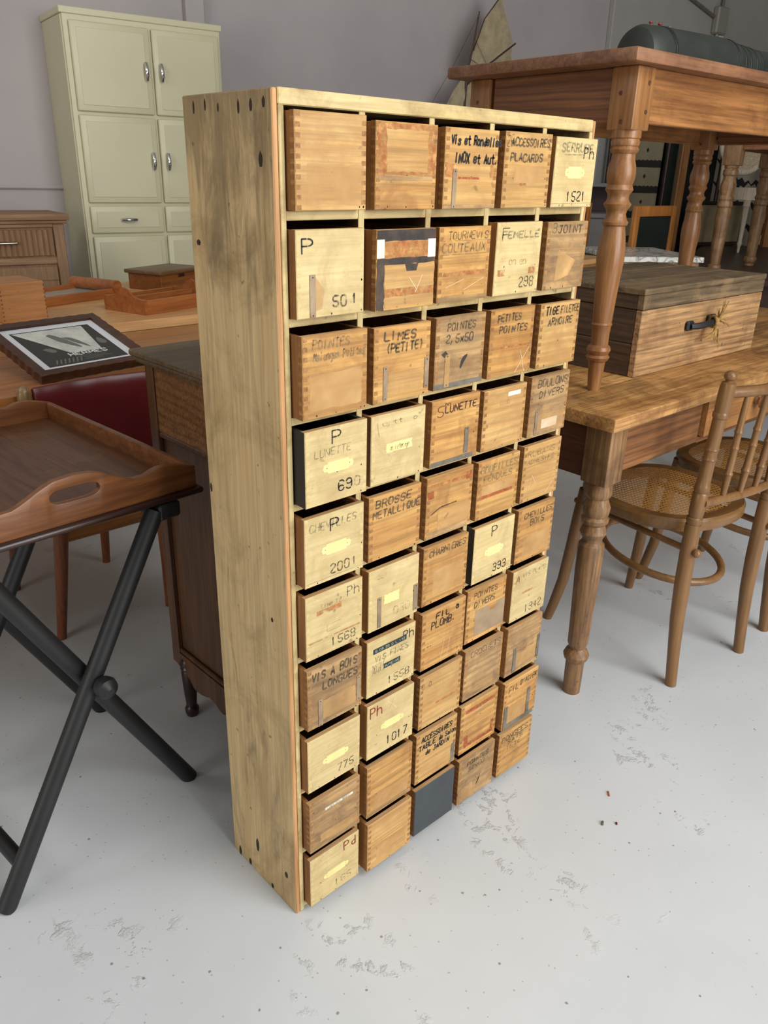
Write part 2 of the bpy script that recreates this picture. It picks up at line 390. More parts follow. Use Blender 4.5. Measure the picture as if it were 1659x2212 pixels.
# wall seams, pilaster and the long thin rail
g = G(); g.box(0, .11, -.05, 0, 0, 3.6, bev=.006); build('trim_1', g, m_wall, kind='structure', loc=on_wall(1.08), rz=AW)
g = G(); g.box(-7, .75, -.018, 0, 0, .02, bev=.006); build('trim_2', g, m_wall, kind='structure', loc=on_wall(0, 1.135), rz=AW)
g = G(); g.box(0, 2.1, -.05, 0, 0, 3.6, bev=.006); build('trim_3', g, m_wall2, kind='structure', loc=on_wall(4.53), rz=AW)
g = G(); g.box(0, 2.2, -.03, 0, 1.75, 3.6, bev=.004); build('trim_4', g, m_wall2, kind='structure', loc=on_wall(6.75), rz=AW)
g = G(); g.box(0, 2.2, -.05, 0, 1.63, 1.75, bev=.004); build('trim_5', g, wood('wall_rail_wood', (120, 86, 52), (140, 104, 66)), kind='structure', loc=on_wall(6.6), rz=AW)
# conduit and junction box
pipe_m = plain('painted_conduit', (120, 110, 96), .5, var=.2)
t_ = thing('junction_box', 'small grey electrical box with conduit, high on the right of the wall', 'electrical box', on_wall(5.83, 0), AW)
build('box_body', G().box(-.075, .075, -.11, -.05, 2.40, 2.60, bev=.012), plain('grey_box_plastic', (150, 146, 134), .5), t_)
build('conduit', G().tube([(-1.05, -.065, 2.78), (-.06, -.065, 2.52)], .014).tube([(0, -.08, 2.6), (.02, -.08, 2.95)], .013), pipe_m, t_)
build('cable', G().tube([(-.01, -.075, 2.41), (-.03, -.075, 2.1), (-.03, -.075, 1.4)], .014), plain('pale_cable', (176, 170, 156), .5), t_)

# ------------------------------------------------------------------ the drawer cabinet
W, D = .6627, .2063; T = .0169; DIV = .0105; OP = (W - 2 * T - 4 * DIV) / 5; PIT = OP + DIV
Z = [1.34, 1.193, 1.061, .927, .798, .667, .537, .404, .272, .138, .0195]    # top, then the underside of every shelf
SH = .0115
cab = thing('drawer_cabinet', 'tall cream workshop cabinet of fifty small wooden drawers on the grey floor', 'drawer cabinet')
def side(x0, x1, name, lab):
    g = G(); g.box(x0, x1, 0, D, 0, S - .001, bev=.0015)
    for f in g.bm.faces:
        if f.normal.y < -.9 or f.calc_center_median().y < .0008: f.material_index = 1
    if x0 < .1:
        def spot(y, z, ry, rz, tilt=0):
            f = g.poly([(x0 - .0004, y + ry * math.cos(a) + tilt * rz * math.sin(a), z + rz * math.sin(a) * (1 + .12 * math.sin(5 * a))) for a in [2 * PI * i / 12 for i in range(12)]], 2, True)
        for y, z, ry, rz in [(.016, 1.324, .003, .006), (.043, 1.322, .003, .007), (.07, 1.321, .0024, .008), (.117, 1.322, .0018, .005), (.148, 1.326, .002, .007), (.177, 1.324, .002, .008),
                             (.026, 1.262, .004, .009), (.041, .606, .003, .004), (.028, .075, .0045, .007), (.12, .075, .005, .016), (.187, 1.155, .005, .004), (.2, .78, .003, .008), (.15, .009, .004, .008), (.075, .008, .004, .006), (.185, .01, .004, .012)]:
            spot(y, z, ry, rz)
    return build(name, g, [m_cabpaint, m_bare, m_darkgap], cab, lab)
side(0, .0085, 'side_panel', None); side(W - .0085, W, 'side_panel', None)
for x0 in (.0085, W - T): build('front_batten', G().box(x0, x0 + T - .0085, -.0012, D - .01, .0015, S - .0185, bev=.001), m_cabedge, cab)
build('top_board', G().box(.0088, W - .0088, -.001, D, S - .0185, S, bev=.0015), m_cabedgeh, cab)
build('bottom_board', G().box(.0088, W - .0088, .0, D, .008, .0195, bev=.001), m_cabedgeh, cab)
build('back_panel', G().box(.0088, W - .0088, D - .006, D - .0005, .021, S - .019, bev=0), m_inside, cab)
def shelf_mesh(z):
    g = G(); g.box(T + .0003, W - T - .0003, 0, D - .007, z, z + SH, bev=.0008)
    for f in g.bm.faces:
        if f.calc_center_median().y > .002: f.material_index = 1
    return g
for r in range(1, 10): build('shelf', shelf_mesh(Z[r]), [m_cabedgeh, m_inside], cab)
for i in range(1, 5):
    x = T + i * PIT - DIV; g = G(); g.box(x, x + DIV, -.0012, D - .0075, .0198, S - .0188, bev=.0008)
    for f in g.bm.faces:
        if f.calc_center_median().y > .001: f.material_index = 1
    build('divider', g, [m_cabedge, m_inside], cab)

EZ = [[(.018, .0234), (.0199, .028), (.0216, .029), (.0226, .0281), (.0203, .0299)], [(.0159, .0099), (.0248, .0126), (.0187, .0128), (.019, .0087), (.0203, .0105)],
 [(.0249, .0084), (.0231, .0114), (.0209, .0099), (.0202, .0099), (.0228, .0109)], [(.027, .0037), (.0198, .0066), (.0206, .0058), (.0184, .0096), (.0186, .0048)],
 [(.0219, .0072), (.018, .0078), (.0174, .0062), (.0175, .0087), (.0169, .0061)], [(.0209, .005), (.0202, .0039), (.0173, .0041), (.0197, .0035), (.0181, .0032)],
 [(.0216, .0059), (.0186, .008), (.0217, .002), (.0139, .0048), (.0197, .0048)], [(.0188, .012), (.0217, .0031), (.0234, .002), (.0188, .002), (.0208, .002)],
 [(.0204, .0117), (.0244, .005), (.021, .0046), (.0195, .002), (.0266, .002)], [(.0193, .0079), (.0283, .002), (.0242, .002), (.0242, .002), (.0251, .002)]]
K, GR, FA, WA, RE, BR, CH = 0, 1, 2, 3, 4, 5, 6
INKS = [m_ink, m_inkg, m_inkf, m_inkw, m_inkr, m_inkb, m_chalk]
GHO = ('g', .27, .40, .5, .15)
# kind, description, marks: t text / s stencil (text, x, y, w, h, ink, pen mm) ; g ghost ; v strip ; r rectangle ; l line
DR = {
(0,0): ('L', 'plain pale beech front without writing', [('r', .16, .06, .8, .42, m_ghostw)]),
(0,1): ('W', 'front with an orange brown rectangle of tape residue around a pale patch', [('r', .02, .4, .95, .58, m_rust), ('r', .17, .44, .67, .48, m_dlight), ('r', .05, .34, .88, .055, m_dgrey)]),
(0,2): ('L', 'front written in thick black marker about screws and washers', [('t', 'Vis et Rondelles', .1, .8, .95, .105, K, 2.0), ('t', 'INOX et Aut.', .18, .58, .82, .115, K, 2.0), ('v', .15, .0, .075, .5, m_strip), ('r', .25, .375, .4, .03, m_rust2), ('r', .02, .4, .14, .16, m_rust), ('r', .86, .4, .12, .16, m_rust), ('r', .01, .005, .97, .05, m_dgrey)]),
(0,3): ('L', 'front written ACCESSOIRES PLACARDS', [('t', 'ACCESSOIRES', .12, .82, .84, .1, GR, 1.9), ('t', 'PLACARDS', .12, .62, .7, .1, GR, 1.9), ('t', '26', .03, .8, .14, .15, GR, .9), ('r', .22, .34, .6, .2, m_ghostw), ('r', .35, .3, .14, .04, m_rust)]),
(0,4): ('C', 'cream front stencilled 1521 under a faded SERRURE', [('t', 'SERRURE', .14, .8, .78, .12, WA, 2.0), ('l', .22, .755, .7, .765, WA, 2.2), ('s', 'Ph', .68, .71, .28, .16, K, 1.6), ('g', .26, .42, .48, .17), ('s', '1521', .36, .09, .5, .14, K, 1.9), ('l', 0, .055, 1, .06, GR, .5)]),
(1,0): ('C', 'cream front stencilled P and 501', [('s', 'P', .08, .74, .22, .16, K, 2.2), ('s', '50', .52, .11, .24, .13, GR, 2.6), ('s', '1', .82, .13, .12, .12, GR, 2.6), ('v', .18, .0, .085, .5, m_strip), ('p', [(.27, .47), (.4, .32), (.36, .1), (.27, .08)], m_ghostw)]),
(1,1): ('O', 'orange front with black painted bands and two white tapes', [('r', .005, .86, .985, .135, m_blackp), ('r', .005, .57, .985, .085, m_blackp), ('r', .005, .005, .125, .57, m_blackp), ('r', .005, .655, .985, .2, m_rust), ('r', .0, .66, .125, .225, m_white), ('r', .86, .64, .145, .23, m_white), ('r', .135, .02, .85, .55, m_dlight), ('p', [(.47, .57), (.7, .57), (.67, .48), (.5, .48)], m_blackp), ('r', .14, .17, .84, .1, m_rust), ('l', .55, .4, .68, .24, CH, 1.2), ('l', .78, .42, .66, .2, CH, 1.2)]),
(1,2): ('W', 'front written TOURNEVIS above a boxed COUTEAUX', [('t', 'TOURNEVIS', .16, .84, .8, .1, GR, 1.1), ('t', 'COUTEAUX', .06, .67, .86, .11, FA, 1.8), ('l', .03, .64, .97, .64, FA, 1.6), ('l', .03, .82, .97, .82, FA, 1.2), ('r', .1, .35, .84, .06, m_rust), ('r', .01, .01, .97, .06, m_dgrey), ('l', .15, .2, .5, .3, CH, .8), ('l', .5, .15, .9, .3, CH, .8)]),
(1,3): ('C', 'cream front stencilled 298 with brown tape traces', [('t', 'FEMELLE', .12, .79, .84, .09, WA, 1.9), ('s', 'F', .12, .75, .2, .17, GR, 1.8), ('s', '298', .56, .1, .36, .14, GR, 2.2), ('r', .07, .27, .15, .09, m_rust), ('r', .76, .28, .14, .09, m_rust), ('r', .8, .87, .14, .04, m_rust), ('t', 'on en', .3, .42, .4, .1, FA, .9)]),
(1,4): ('G', 'weathered front written JOINT', [('t', 'JOINT', .25, .84, .62, .11, GR, 1.8), ('t', '3', .1, .85, .14, .13, GR, 1), ('p', [(.3, .6), (.75, .42), (.6, .2), (.25, .12)], m_ghostw)]),
(2,0): ('W', 'front with faded POINTES MELANGES writing', [('t', 'POINTES', .15, .84, .58, .1, FA, 1.6), ('t', 'Melanges Petites', .16, .70, .8, .1, FA, 1.6), ('r', .1, .1, .8, .44, m_ghostw)]),
(2,1): ('W', 'front written LIMES (PETITE)', [('t', 'LIMES', .17, .82, .58, .11, GR, 2.2), ('t', '(PETITE)', .2, .66, .68, .11, GR, 2.2), ('v', .16, .03, .075, .46, m_strip), ('v', .9, .1, .08, .42, m_strip), ('r', .25, .1, .62, .3, m_dlight)]),
(2,2): ('G', 'grey stained front written POINTES 2,5x50', [('t', 'POINTES', .22, .81, .58, .1, GR, 1.6), ('t', '2,5x50', .2, .64, .56, .11, GR, 1.8), ('v', .19, .03, .1, .46, m_ghostw), ('p', [(.5, .28), (.54, .42), (.68, .46), (.58, .34), (.52, .24)], m_blackp), ('p', [(.12, .5), (.2, .54), (.26, .48), (.18, .45)], m_blackp), ('r', .01, .01, .97, .07, m_strip2)]),
(2,3): ('W', 'front written PETITES POINTES with a white scratched X', [('t', 'PETITES', .15, .82, .54, .1, GR, 1.9), ('t', 'POINTES', .2, .65, .66, .1, GR, 1.9), ('l', .62, .02, .92, .38, CH, 1.2), ('l', .72, .36, .84, .02, CH, 1.2), ('r', .05, .42, .9, .03, m_rust)]),
(2,4): ('L', 'front written TIGE FILETEE ARMOIRE', [('t', 'TIGE', .12, .83, .34, .12, K, 1.8), ('t', 'FILETEE', .5, .83, .48, .11, GR, 1.9), ('t', 'ARMOIRE', .2, .66, .64, .11, GR, 1.9)]),
(3,0): ('K', 'cream front stencilled P and 690 above a black side', [('s', 'P', .42, .78, .2, .17, K, 2), ('t', 'LUNETTE', .14, .64, .6, .1, GR, .7), GHO, ('s', '69', .52, .12, .26, .14, K, 2.2), ('s', '0', .79, .13, .13, .13, WA, 2)]),
(3,1): ('C', 'cream front with only faint pencil marks', [('t', 'u.tt. o', .2, .84, .66, .06, GR, .6), ('r', .27, .44, .48, .13, m_ghost), ('t', 'as retenage', .34, .46, .36, .08, GR, .6), ('l', .1, .9, .14, .7, RE, .5)]),
(3,2): ('W', 'front written 5 LUNETTE with a tarnished metal corner', [('t', 'LUNETTE', .26, .8, .68, .1, BR, 1.6), ('t', '5', .1, .76, .18, .16, BR, 1), ('t', 'm', .26, .9, .14, .07, BR, 1), ('v', .7, .1, .085, .4, m_strip2), ('r', .01, .01, .9, .07, m_strip2)]),
(3,3): ('L', 'pale front with two ghosts of paper labels', [('r', .1, .8, .7, .1, m_ghostw), ('r', .36, .7, .26, .1, m_ghostw), ('t', 'C', .53, .72, .08, .06, FA, .8), ('r', .55, .84, .3, .07, m_white)]),
(3,4): ('G', 'front written BOULONS DIVERS', [('t', 'BOULONS', .16, .81, .8, .12, GR, 1.4), ('t', 'DIVERS', .22, .64, .66, .11, GR, 1.5), ('v', .16, .02, .075, .42, m_strip), ('r', .34, .1, .42, .16, m_white), ('r', .24, .06, .7, .3, m_ghostw)]),
(4,0): ('C', 'cream front stencilled P and 2001', [('t', 'CHEVILLES', .08, .79, .8, .11, WA, 1.4), ('s', 'P', .42, .74, .2, .17, K, 2.2), ('g', .27, .4, .5, .16), ('s', '200', .42, .1, .36, .14, GR, 2.2), ('s', '1', .8, .12, .12, .12, GR, 1.8), ('l', 0, .06, 1, .06, GR, .5)]),
(4,1): ('W', 'front written BROSSE METALLIQUE', [('t', 'BROSSE', .12, .82, .7, .11, GR, 1.8), ('t', 'METALLIQUE', .07, .66, .92, .11, GR, 1.8)]),
(4,2): ('W', 'worn front with an arched stain and brown tape residue', [('r', .08, .83, .8, .05, m_rust), ('r', .02, .66, .13, .12, m_rust2), ('r', .84, .8, .13, .12, m_rust2), ('r', .25, .1, .72, .34, m_dlight), ('l', .1, .4, .3, .48, BR, 2.2), ('l', .3, .48, .65, .49, BR, 2.2), ('r', .02, .01, .9, .1, m_dgrey)]),
(4,3): ('W', 'front written GOUPILLES FENDUES over a red brown bar', [('t', 'GOUPILLES', .06, .8, .9, .11, FA, 2.0), ('t', 'FENDUES', .14, .64, .7, .1, FA, 2.0), ('r', .08, .36, .78, .055, m_rust2), ('r', .1, .42, .75, .16, m_ghostw)]),
(4,4): ('L', 'front with faded RUBANS ADHESIFS writing', [('t', 'RUBANS', .1, .8, .75, .1, FA, 1.3), ('t', 'ADHESIFS', .1, .67, .74, .08, FA, 1.3), ('l', .06, .62, .84, .65, FA, 1), ('l', .68, .05, .98, .38, CH, 1), ('l', .18, .2, .26, .46, CH, 1), ('l', .26, .46, .36, .3, CH, 1)]),
(5,0): ('C', 'cream front stencilled Ph and 1568 with brown smears', [('s', 'Ph', .72, .79, .25, .15, GR, 1.5), ('r', .18, .67, .44, .07, m_rust), ('t', 'Lime 12', .26, .76, .36, .07, FA, .8), ('l', .36, .47, .6, .47, GR, .5), ('l', .36, .47, .36, .36, GR, .5), ('l', .36, .36, .6, .36, GR, .5), ('s', '1568', .44, .1, .46, .13, GR, 1.9), ('r', .05, .26, .9, .025, m_rust)]),
(5,1): ('C', 'faded cream front with a metal strip at left and right', [('v', .17, .03, .075, .5, m_strip), ('v', .9, .06, .09, .44, m_strip), ('t', 'QLT', .16, .84, .2, .06, FA, .7), ('s', '030', .5, .14, .36, .13, FA, 1), ('r', .3, .38, .3, .16, m_ghost)]),
(5,2): ('W', 'front written CHARNIERES', [('t', 'CHARNIERES', .12, .83, .82, .1, GR, 1.6), ('r', .22, .14, .7, .44, m_ghostw)]),
(5,3): ('K', 'cream front stencilled P and 393 with a black side', [('s', 'P', .42, .77, .18, .17, K, 2), ('g', .27, .42, .48, .16), ('s', '393', .52, .1, .36, .14, K, 1.9)]),
(5,4): ('W', 'front written CHEVILLES BOIS', [('t', 'CHEVILLES', .16, .81, .78, .1, GR, 1.7), ('t', 'BOIS', .34, .66, .4, .1, GR, 1.7), ('r', .18, .08, .76, .4, m_ghostw)]),
(6,0): ('G', 'worn front written VIS A BOIS LONGUES with a metal frame', [('t', 'VIS A BOIS', .08, .79, .84, .13, GR, 2.2), ('t', 'LONGUES', .27, .6, .66, .12, GR, 2.2), ('v', .18, .0, .08, .46, m_strip), ('v', .9, .12, .07, .42, m_strip), ('r', .27, .1, .6, .32, m_ghostw)]),
(6,1): ('C', 'cream front with two dark green embossed tapes and 1558', [('d', .12, .76, .68, .085, 'B 09.99 D L 145'), ('d', .34, .42, .34, .085, 'M/VEINE'), ('s', 'Ph', .74, .77, .25, .15, K, 1.8), ('s', '1558', .44, .1, .48, .13, GR, 1.8), ('t', 'VIS FINES', .16, .6, .7, .1, WA, 1.6), ('t', 'DOUBLE', .1, .4, .26, .16, WA, 1)]),
(6,2): ('W', 'front written FIL A PLOMB in black', [('t', 'FIL', .3, .84, .34, .1, K, 1.7), ('t', 'a', .74, .86, .1, .1, K, 1.7), ('t', 'PLOMB.', .2, .68, .58, .12, K, 1.5), ('l', .45, .1, .52, .4, CH, .8), ('l', .6, .1, .66, .4, CH, .8)]),
(6,3): ('W', 'front written POINTES DIVERS with a grey card holder', [('t', 'POINTES', .16, .82, .62, .1, GR, 1.6), ('t', 'DIVERS', .18, .65, .54, .1, GR, 1.6), ('r', .22, .08, .78, .5, m_plastic), ('p', [(.55, .58), (.78, .58), (.72, .46), (.61, .46)], m_dwood)]),
(6,4): ('C', 'cream front stencilled 1942 with pencilled VIS PLACO', [('t', 'A VIS PLACO', .12, .82, .8, .08, GR, .7), ('s', '1942', .42, .09, .5, .15, GR, 1.9), ('r', .3, .5, .36, .03, m_rust), ('t', 'A', .08, .76, .14, .14, RE, .8)]),
(7,0): ('C', 'cream front stencilled 775 under a pale label ghost', [GHO, ('s', '775', .56, .13, .34, .14, GR, 2.1)]),
(7,1): ('C', 'cream front stencilled red Ph and black 1017', [('s', 'Ph', .06, .76, .28, .18, RE, 2.3), ('g', .28, .43, .5, .14), ('s', '1017', .42, .12, .48, .15, K, 2), ('l', .4, .95, .62, .72, CH, .9), ('l', .58, .96, .44, .7, CH, .9)]),
(7,2): ('L', 'plain front with a red brown smear and two small rings', [('r', .38, .36, .55, .04, m_rust), ('t', '0', .2, .78, .07, .09, GR, .9), ('t', '0', .04, .78, .07, .09, GR, .7)]),
(7,3): ('G', 'front written CROCHETS and underlined', [('t', 'CROCHETS', .14, .84, .8, .1, GR, 1.1), ('l', .05, .78, .96, .8, GR, .6), ('r', .3, .08, .5, .2, m_ghostw), ('r', .05, .03, .9, .06, m_dgrey)]),
(7,4): ('G', 'front with two metal strips and red brown pencil marks', [('v', .2, .03, .085, .5, m_strip2), ('v', .9, .08, .08, .48, m_strip2), ('r', .3, .42, .5, .025, m_rust), ('r', .3, .1, .58, .28, m_ghostw)]),
(8,0): ('G', 'dark weathered front with a thin white paper strip', [('r', .3, .72, .55, .045, m_white), ('t', 'LIMES DEMI RONDES', .34, .725, .46, .035, GR, .5), ('r', .2, .12, .75, .16, m_ghostw), ('r', .0, .0, 1, .07, m_dgrey)]),
(8,1): ('W', 'plain orange brown front with a worn lower edge', [('r', .15, .1, .75, .3, m_ghostw), ('r', .02, .02, .94, .06, m_dgrey)]),
(8,2): ('L', 'front written ACCESSOIRES TABLE DE SALON DE JARDIN', [('t', 'ACCESSOIRES', .12, .82, .76, .1, K, 1.7), ('t', 'TABLE', .06, .67, .42, .1, K, 1.7), ('t', 'de Salon', .54, .67, .44, .09, K, 1.5), ('t', 'de JARDIN', .22, .53, .6, .1, K, 1.6), ('p', [(.96, .46), (.86, .36), (.9, .1), (.84, .02), (.98, .02)], m_strip2)]),
(8,3): ('W', 'front framed by brown tape residue', [('r', .12, .82, .8, .07, m_rust2), ('r', .12, .1, .8, .07, m_rust2), ('r', .12, .1, .1, .25, m_rust2), ('r', .84, .1, .08, .28, m_rust2), ('l', .3, .78, .8, .82, CH, 1)]),
(8,4): ('W', "front written FIL D'ACIER with a metal frame", [('t', 'FIL', .12, .77, .3, .12, GR, 1.6), ('t', "D'ACIER", .46, .82, .5, .1, GR, 1.6), ('v', .03, .0, .1, .5, m_strip2), ('v', .7, .08, .09, .56, m_strip2), ('r', .03, .0, .9, .09, m_strip2), ('r', .15, .1, .5, .36, m_ghostw)]),
(9,0): ('C', 'cream front stencilled red Pd and faint 165', [('s', 'Pd', .68, .78, .28, .17, RE, 2.2), ('g', .26, .4, .52, .13), ('s', '165', .5, .12, .36, .13, WA, 1.8)]),
(9,1): ('L', 'plain worn front with dark finger joints', [('r', .2, .14, .68, .3, m_ghostw)]),
(9,2): ('S', 'slate grey painted front', []),
(9,3): ('G', 'weathered front written POINTES 32x60', [('t', 'POINTES', .22, .8, .6, .09, GR, 1.4), ('t', '32x60', .26, .66, .46, .09, GR, 1.3), ('r', .26, .9, .5, .04, m_ghostw), ('p', [(.5, .2), (.58, .3), (.62, .44), (.56, .26)], m_blackp), ('r', .1, .06, .3, .3, m_ghostw)]),
(9,4): ('W', 'front with overwritten PONGEES SATE TETE', [('t', 'PONGEES', .08, .8, .8, .11, GR, 1.6), ('t', 'SATE', .26, .68, .5, .09, GR, 1.5), ('t', 'TETE', .22, .54, .5, .1, GR, 1.1)]),
}
FM = {'C': m_dcream, 'K': m_dcream, 'L': m_dlight, 'W': m_dwood, 'O': m_dwood, 'G': m_dgrey, 'S': m_dslate}
ROWN = ['top row', 'second row', 'third row', 'fourth row', 'fifth row', 'sixth row', 'seventh row', 'eighth row', 'ninth row', 'bottom row']
def make_drawer(r, c):
    kind, desc, marks = DR[(r, c)]; e, gap = EZ[r][c]
    x0 = T + c * PIT + .002; x1 = x0 + OP - .0035; z1 = Z[r] - max(gap, .0025) - 0; zb = (Z[r + 1] + SH if r < 9 else Z[10]) + .0006
    z0 = zb; y0 = -e; w = x1 - x0; h = z1 - z0
    g = G(); th = .0095; yb = D - .012
    # front board: joint columns down both edges, a bevelled rim around
    bv = .0011; jw = .0085 if kind in 'LWGO' else .007
    n = 17 + (r == 0) * 2; X = [x0 + bv, x0 + jw, x1 - jw, x1 - bv]; zz = [z0 + bv + (h - 2 * bv) * i / n for i in range(n + 1)]
    jm = 2
    for i in range(n):
        a, b = zz[i], zz[i + 1]
        for k, (p, q) in enumerate(((X[0], X[1]), (X[2], X[3]))):
            on = (i + k) % 2 == 0 and kind != 'S'
            g.poly([(p, y0, a), (q, y0, a), (q, y0, b), (p, y0, b)], jm if on else 0)
    g.poly([(X[1], y0, zz[0]), (X[2], y0, zz[0]), (X[2], y0, zz[-1]), (X[1], y0, zz[-1])], 0)
    o = [(x0, y0 + bv, z0), (x1, y0 + bv, z0), (x1, y0 + bv, z1), (x0, y0 + bv, z1)]
    i_ = [(X[0], y0, zz[0]), (X[3], y0, zz[0]), (X[3], y0, zz[-1]), (X[0], y0, zz[-1])]
    for k in range(4): g.poly([o[k], o[(k + 1) % 4], i_[(k + 1) % 4], i_[k]], 0)
    yf = y0 + th
    b4 = [(x0, yf, z0), (x1, yf, z0), (x1, yf, z1), (x0, yf, z1)]
    for k, mi in zip(range(4), (1, 1, 3, 1)): g.poly([o[(k + 1) % 4], o[k], b4[k], b4[(k + 1) % 4]], mi)
    g.poly(b4[::-1], 1)
    g.box(x0, x0 + .007, yf, yb, z0, z1 - .0006, bev=.0006, mi=1); g.box(x1 - .007, x1, yf, yb, z0, z1 - .0006, bev=.0006, mi=1)
    g.box(x0 + .007, x1 - .007, yb - .007, yb, z0, z1 - .003, bev=0, mi=1); g.box(x0 + .007, x1 - .007, yf, yb - .007, z0 + .002, z0 + .006, bev=0, mi=4)
    # finger joints seen on the left flank and small nails in the front's lower edge
    for i in range(n):
        if i % 2 and kind not in 'KC': g.poly([(x0 - .0002, y0 + bv, zz[i]), (x0 - .0002, yf, zz[i]), (x0 - .0002, yf, zz[i + 1]), (x0 - .0002, y0 + bv, zz[i + 1])], 2, True)
    rr = random.Random(r * 11 + c)
    if kind != 'S':
        for k in range(4):
            px, pz = (x0 + w * rr.choice((.2, .5, .9, .96)), z0 + h * rr.choice((.03, .035, .4))); q = .0008 + .0005 * rr.random()
            g.poly([(px + q * math.cos(a), y0 - .0001, pz + q * 1.3 * math.sin(a)) for a in [2 * PI * i / 8 for i in range(8)]], 5)
    mats = [FM[kind], m_dblack if kind == 'K' else m_dside, m_jointc if kind in 'CK' else m_joint, m_rim, m_inside, m_darkgap]
    d = build('drawer', g, mats, cab, 'drawer of the ' + ROWN[r] + ' with ' + desc)
    lay = [0]
    def mp_at(dy):
        return lambda u, v: (x0 + u, y0 - dy, z0 + v)
    ink = {}
    for mk in marks:
        k = mk[0]; lay[0] += 1; dy = .00012 + lay[0] * .00003
        if k in 'ts':
            _, tx, fx, fy, fw_, fh, ic, pen = mk
            g2 = ink.setdefault(ic, G())
            write(g2, tx, fx * w, fy * h, fw_ * w, fh * h, mp_at(.0006), pen * (.0009 if k == 's' else (.00125 if pen >= 1.3 else .001)), stencil=(k == 's'), slant=0 if k == 's' else .1, jit=.02 if k == 's' else .06)
        elif k == 'l':
            _, ax, ay, bx_, by_, ic, pen = mk
            g2 = ink.setdefault(ic, G()); pts = [Vector((ax * w + (bx_ - ax) * w * i / 6, ay * h + (by_ - ay) * h * i / 6)) for i in range(7)]
            g2.ribbon(pts, pen * .0007, mp_at(.00055), 0)
        elif k == 'g':
            _, fx, fy, fw_, fh = mk; g2 = G(); q = []
            cx_, cz_, a_, b_ = (fx + fw_ / 2) * w, (fy + fh / 2) * h, fw_ * w / 2, fh * h / 2
            for u, v in ((-1, 0), (-.92, .62), (-.7, .66), (-.66, 1), (.66, 1), (.7, .66), (.92, .62), (1, 0), (.92, -.62), (.7, -.66), (.66, -1), (-.66, -1), (-.7, -.66), (-.92, -.62)):
                q.append((x0 + cx_ + u * a_, y0 - dy, z0 + cz_ + v * b_))
            g2.poly(q, 0, True)
            for u in (-.74, .74):
                g2.poly([(x0 + cx_ + u * a_ + .0007 * math.cos(t2), y0 - dy - .0001, z0 + cz_ + .0009 * math.sin(t2)) for t2 in [2 * PI * i / 8 for i in range(8)]], 1)
            build('label_ghost', g2, [m_ghost, m_darkgap], d, 'pale yellow outline left by a removed label')
        elif k == 'v':
            _, fx, fy, fw_, fh, mt = mk; g2 = G()
            g2.box(x0 + fx * w, x0 + (fx + fw_) * w, y0 - .0012, y0 - .0001, z0 + max(fy * h, .001), z0 + (fy + fh) * h, bev=.0004)
            for v in (.06, .94):
                cx_, cz_ = x0 + (fx + fw_ / 2) * w, z0 + (fy + fh * v) * h
                g2.poly([(cx_ + .0011 * math.cos(t2), y0 - .0013, cz_ + .0011 * math.sin(t2)) for t2 in [2 * PI * i / 8 for i in range(8)]], 1)
            build('metal_strip', g2, [mt, m_darkgap], d, 'tarnished metal strip with two nails')
        elif k == 'r':
            _, fx, fy, fw_, fh, mt = mk; g2 = G(); nn = 10; q = []
            def jitr(): return rr.uniform(-.012, .012) * (0 if mt in (m_white, m_plastic, m_dymo) else 1)
            A = [(fx + fw_ * i / nn, fy + jitr() * min(1, fh * 4)) for i in range(nn)] + [(fx + fw_ + jitr(), fy + fh * i / nn) for i in range(nn)]
            A += [(fx + fw_ - fw_ * i / nn, fy + fh + jitr() * min(1, fh * 4)) for i in range(nn)] + [(fx + jitr(), fy + fh - fh * i / nn) for i in range(nn)]
            A = [(min(max(a, .003), .997), min(max(b, .003), .997)) for a, b in A]
            g2.poly([(x0 + a * w, y0 - dy, z0 + b * h) for a, b in A], 0)
            nm = {'white_paper': 'paper_label', 'grey_plastic_holder': 'card_holder', 'worn_black_paint': 'painted_band'}.get(mt.name, 'surface_patch')
            build(nm, g2, mt, d)
        elif k == 'p':
            _, pp, mt = mk; g2 = G(); q = [Vector(a) for a in pp]; q = chaikin(q + [q[0]], 2)[:-1] if len(q) > 4 else q
            a2 = sum(q[i].x * q[(i + 1) % len(q)].y - q[(i + 1) % len(q)].x * q[i].y for i in range(len(q)))
            g2.poly([(x0 + a.x * w, y0 - dy - .0001, z0 + a.y * h) for a in q], 0, a2 < 0); build('surface_patch', g2, mt, d)
        elif k == 'd':
            _, fx, fy, fw_, fh, tx = mk; g2 = G()
            q0 = (x0 + fx * w, z0 + fy * h); ww, hh = fw_ * w, fh * h
            g2.box(q0[0], q0[0] + ww, y0 - .0008, y0 - .0001, q0[1], q0[1] + hh, bev=.0001)
            tp = build('embossed_tape', g2, m_dymo, d, 'dark green tape with raised white letters'); g3 = G()
            write(g3, tx, q0[0] + ww * .06 - x0, q0[1] + hh * .26 - z0, ww * .9, hh * .5, lambda u, v: (x0 + u, y0 - .0010, z0 + v), .00042, slant=0, jit=0)
            ink.setdefault('w', []).append(g3)
    for ic, g2 in ink.items():
        if ic == 'w':
            for g3 in g2: build('raised_lettering', g3, m_white, d)
        else: build('scratch_mark' if ic == CH else 'lettering', g2, INKS[ic], d)
for r in range(10):
    for c in range(5): make_drawer(r, c)

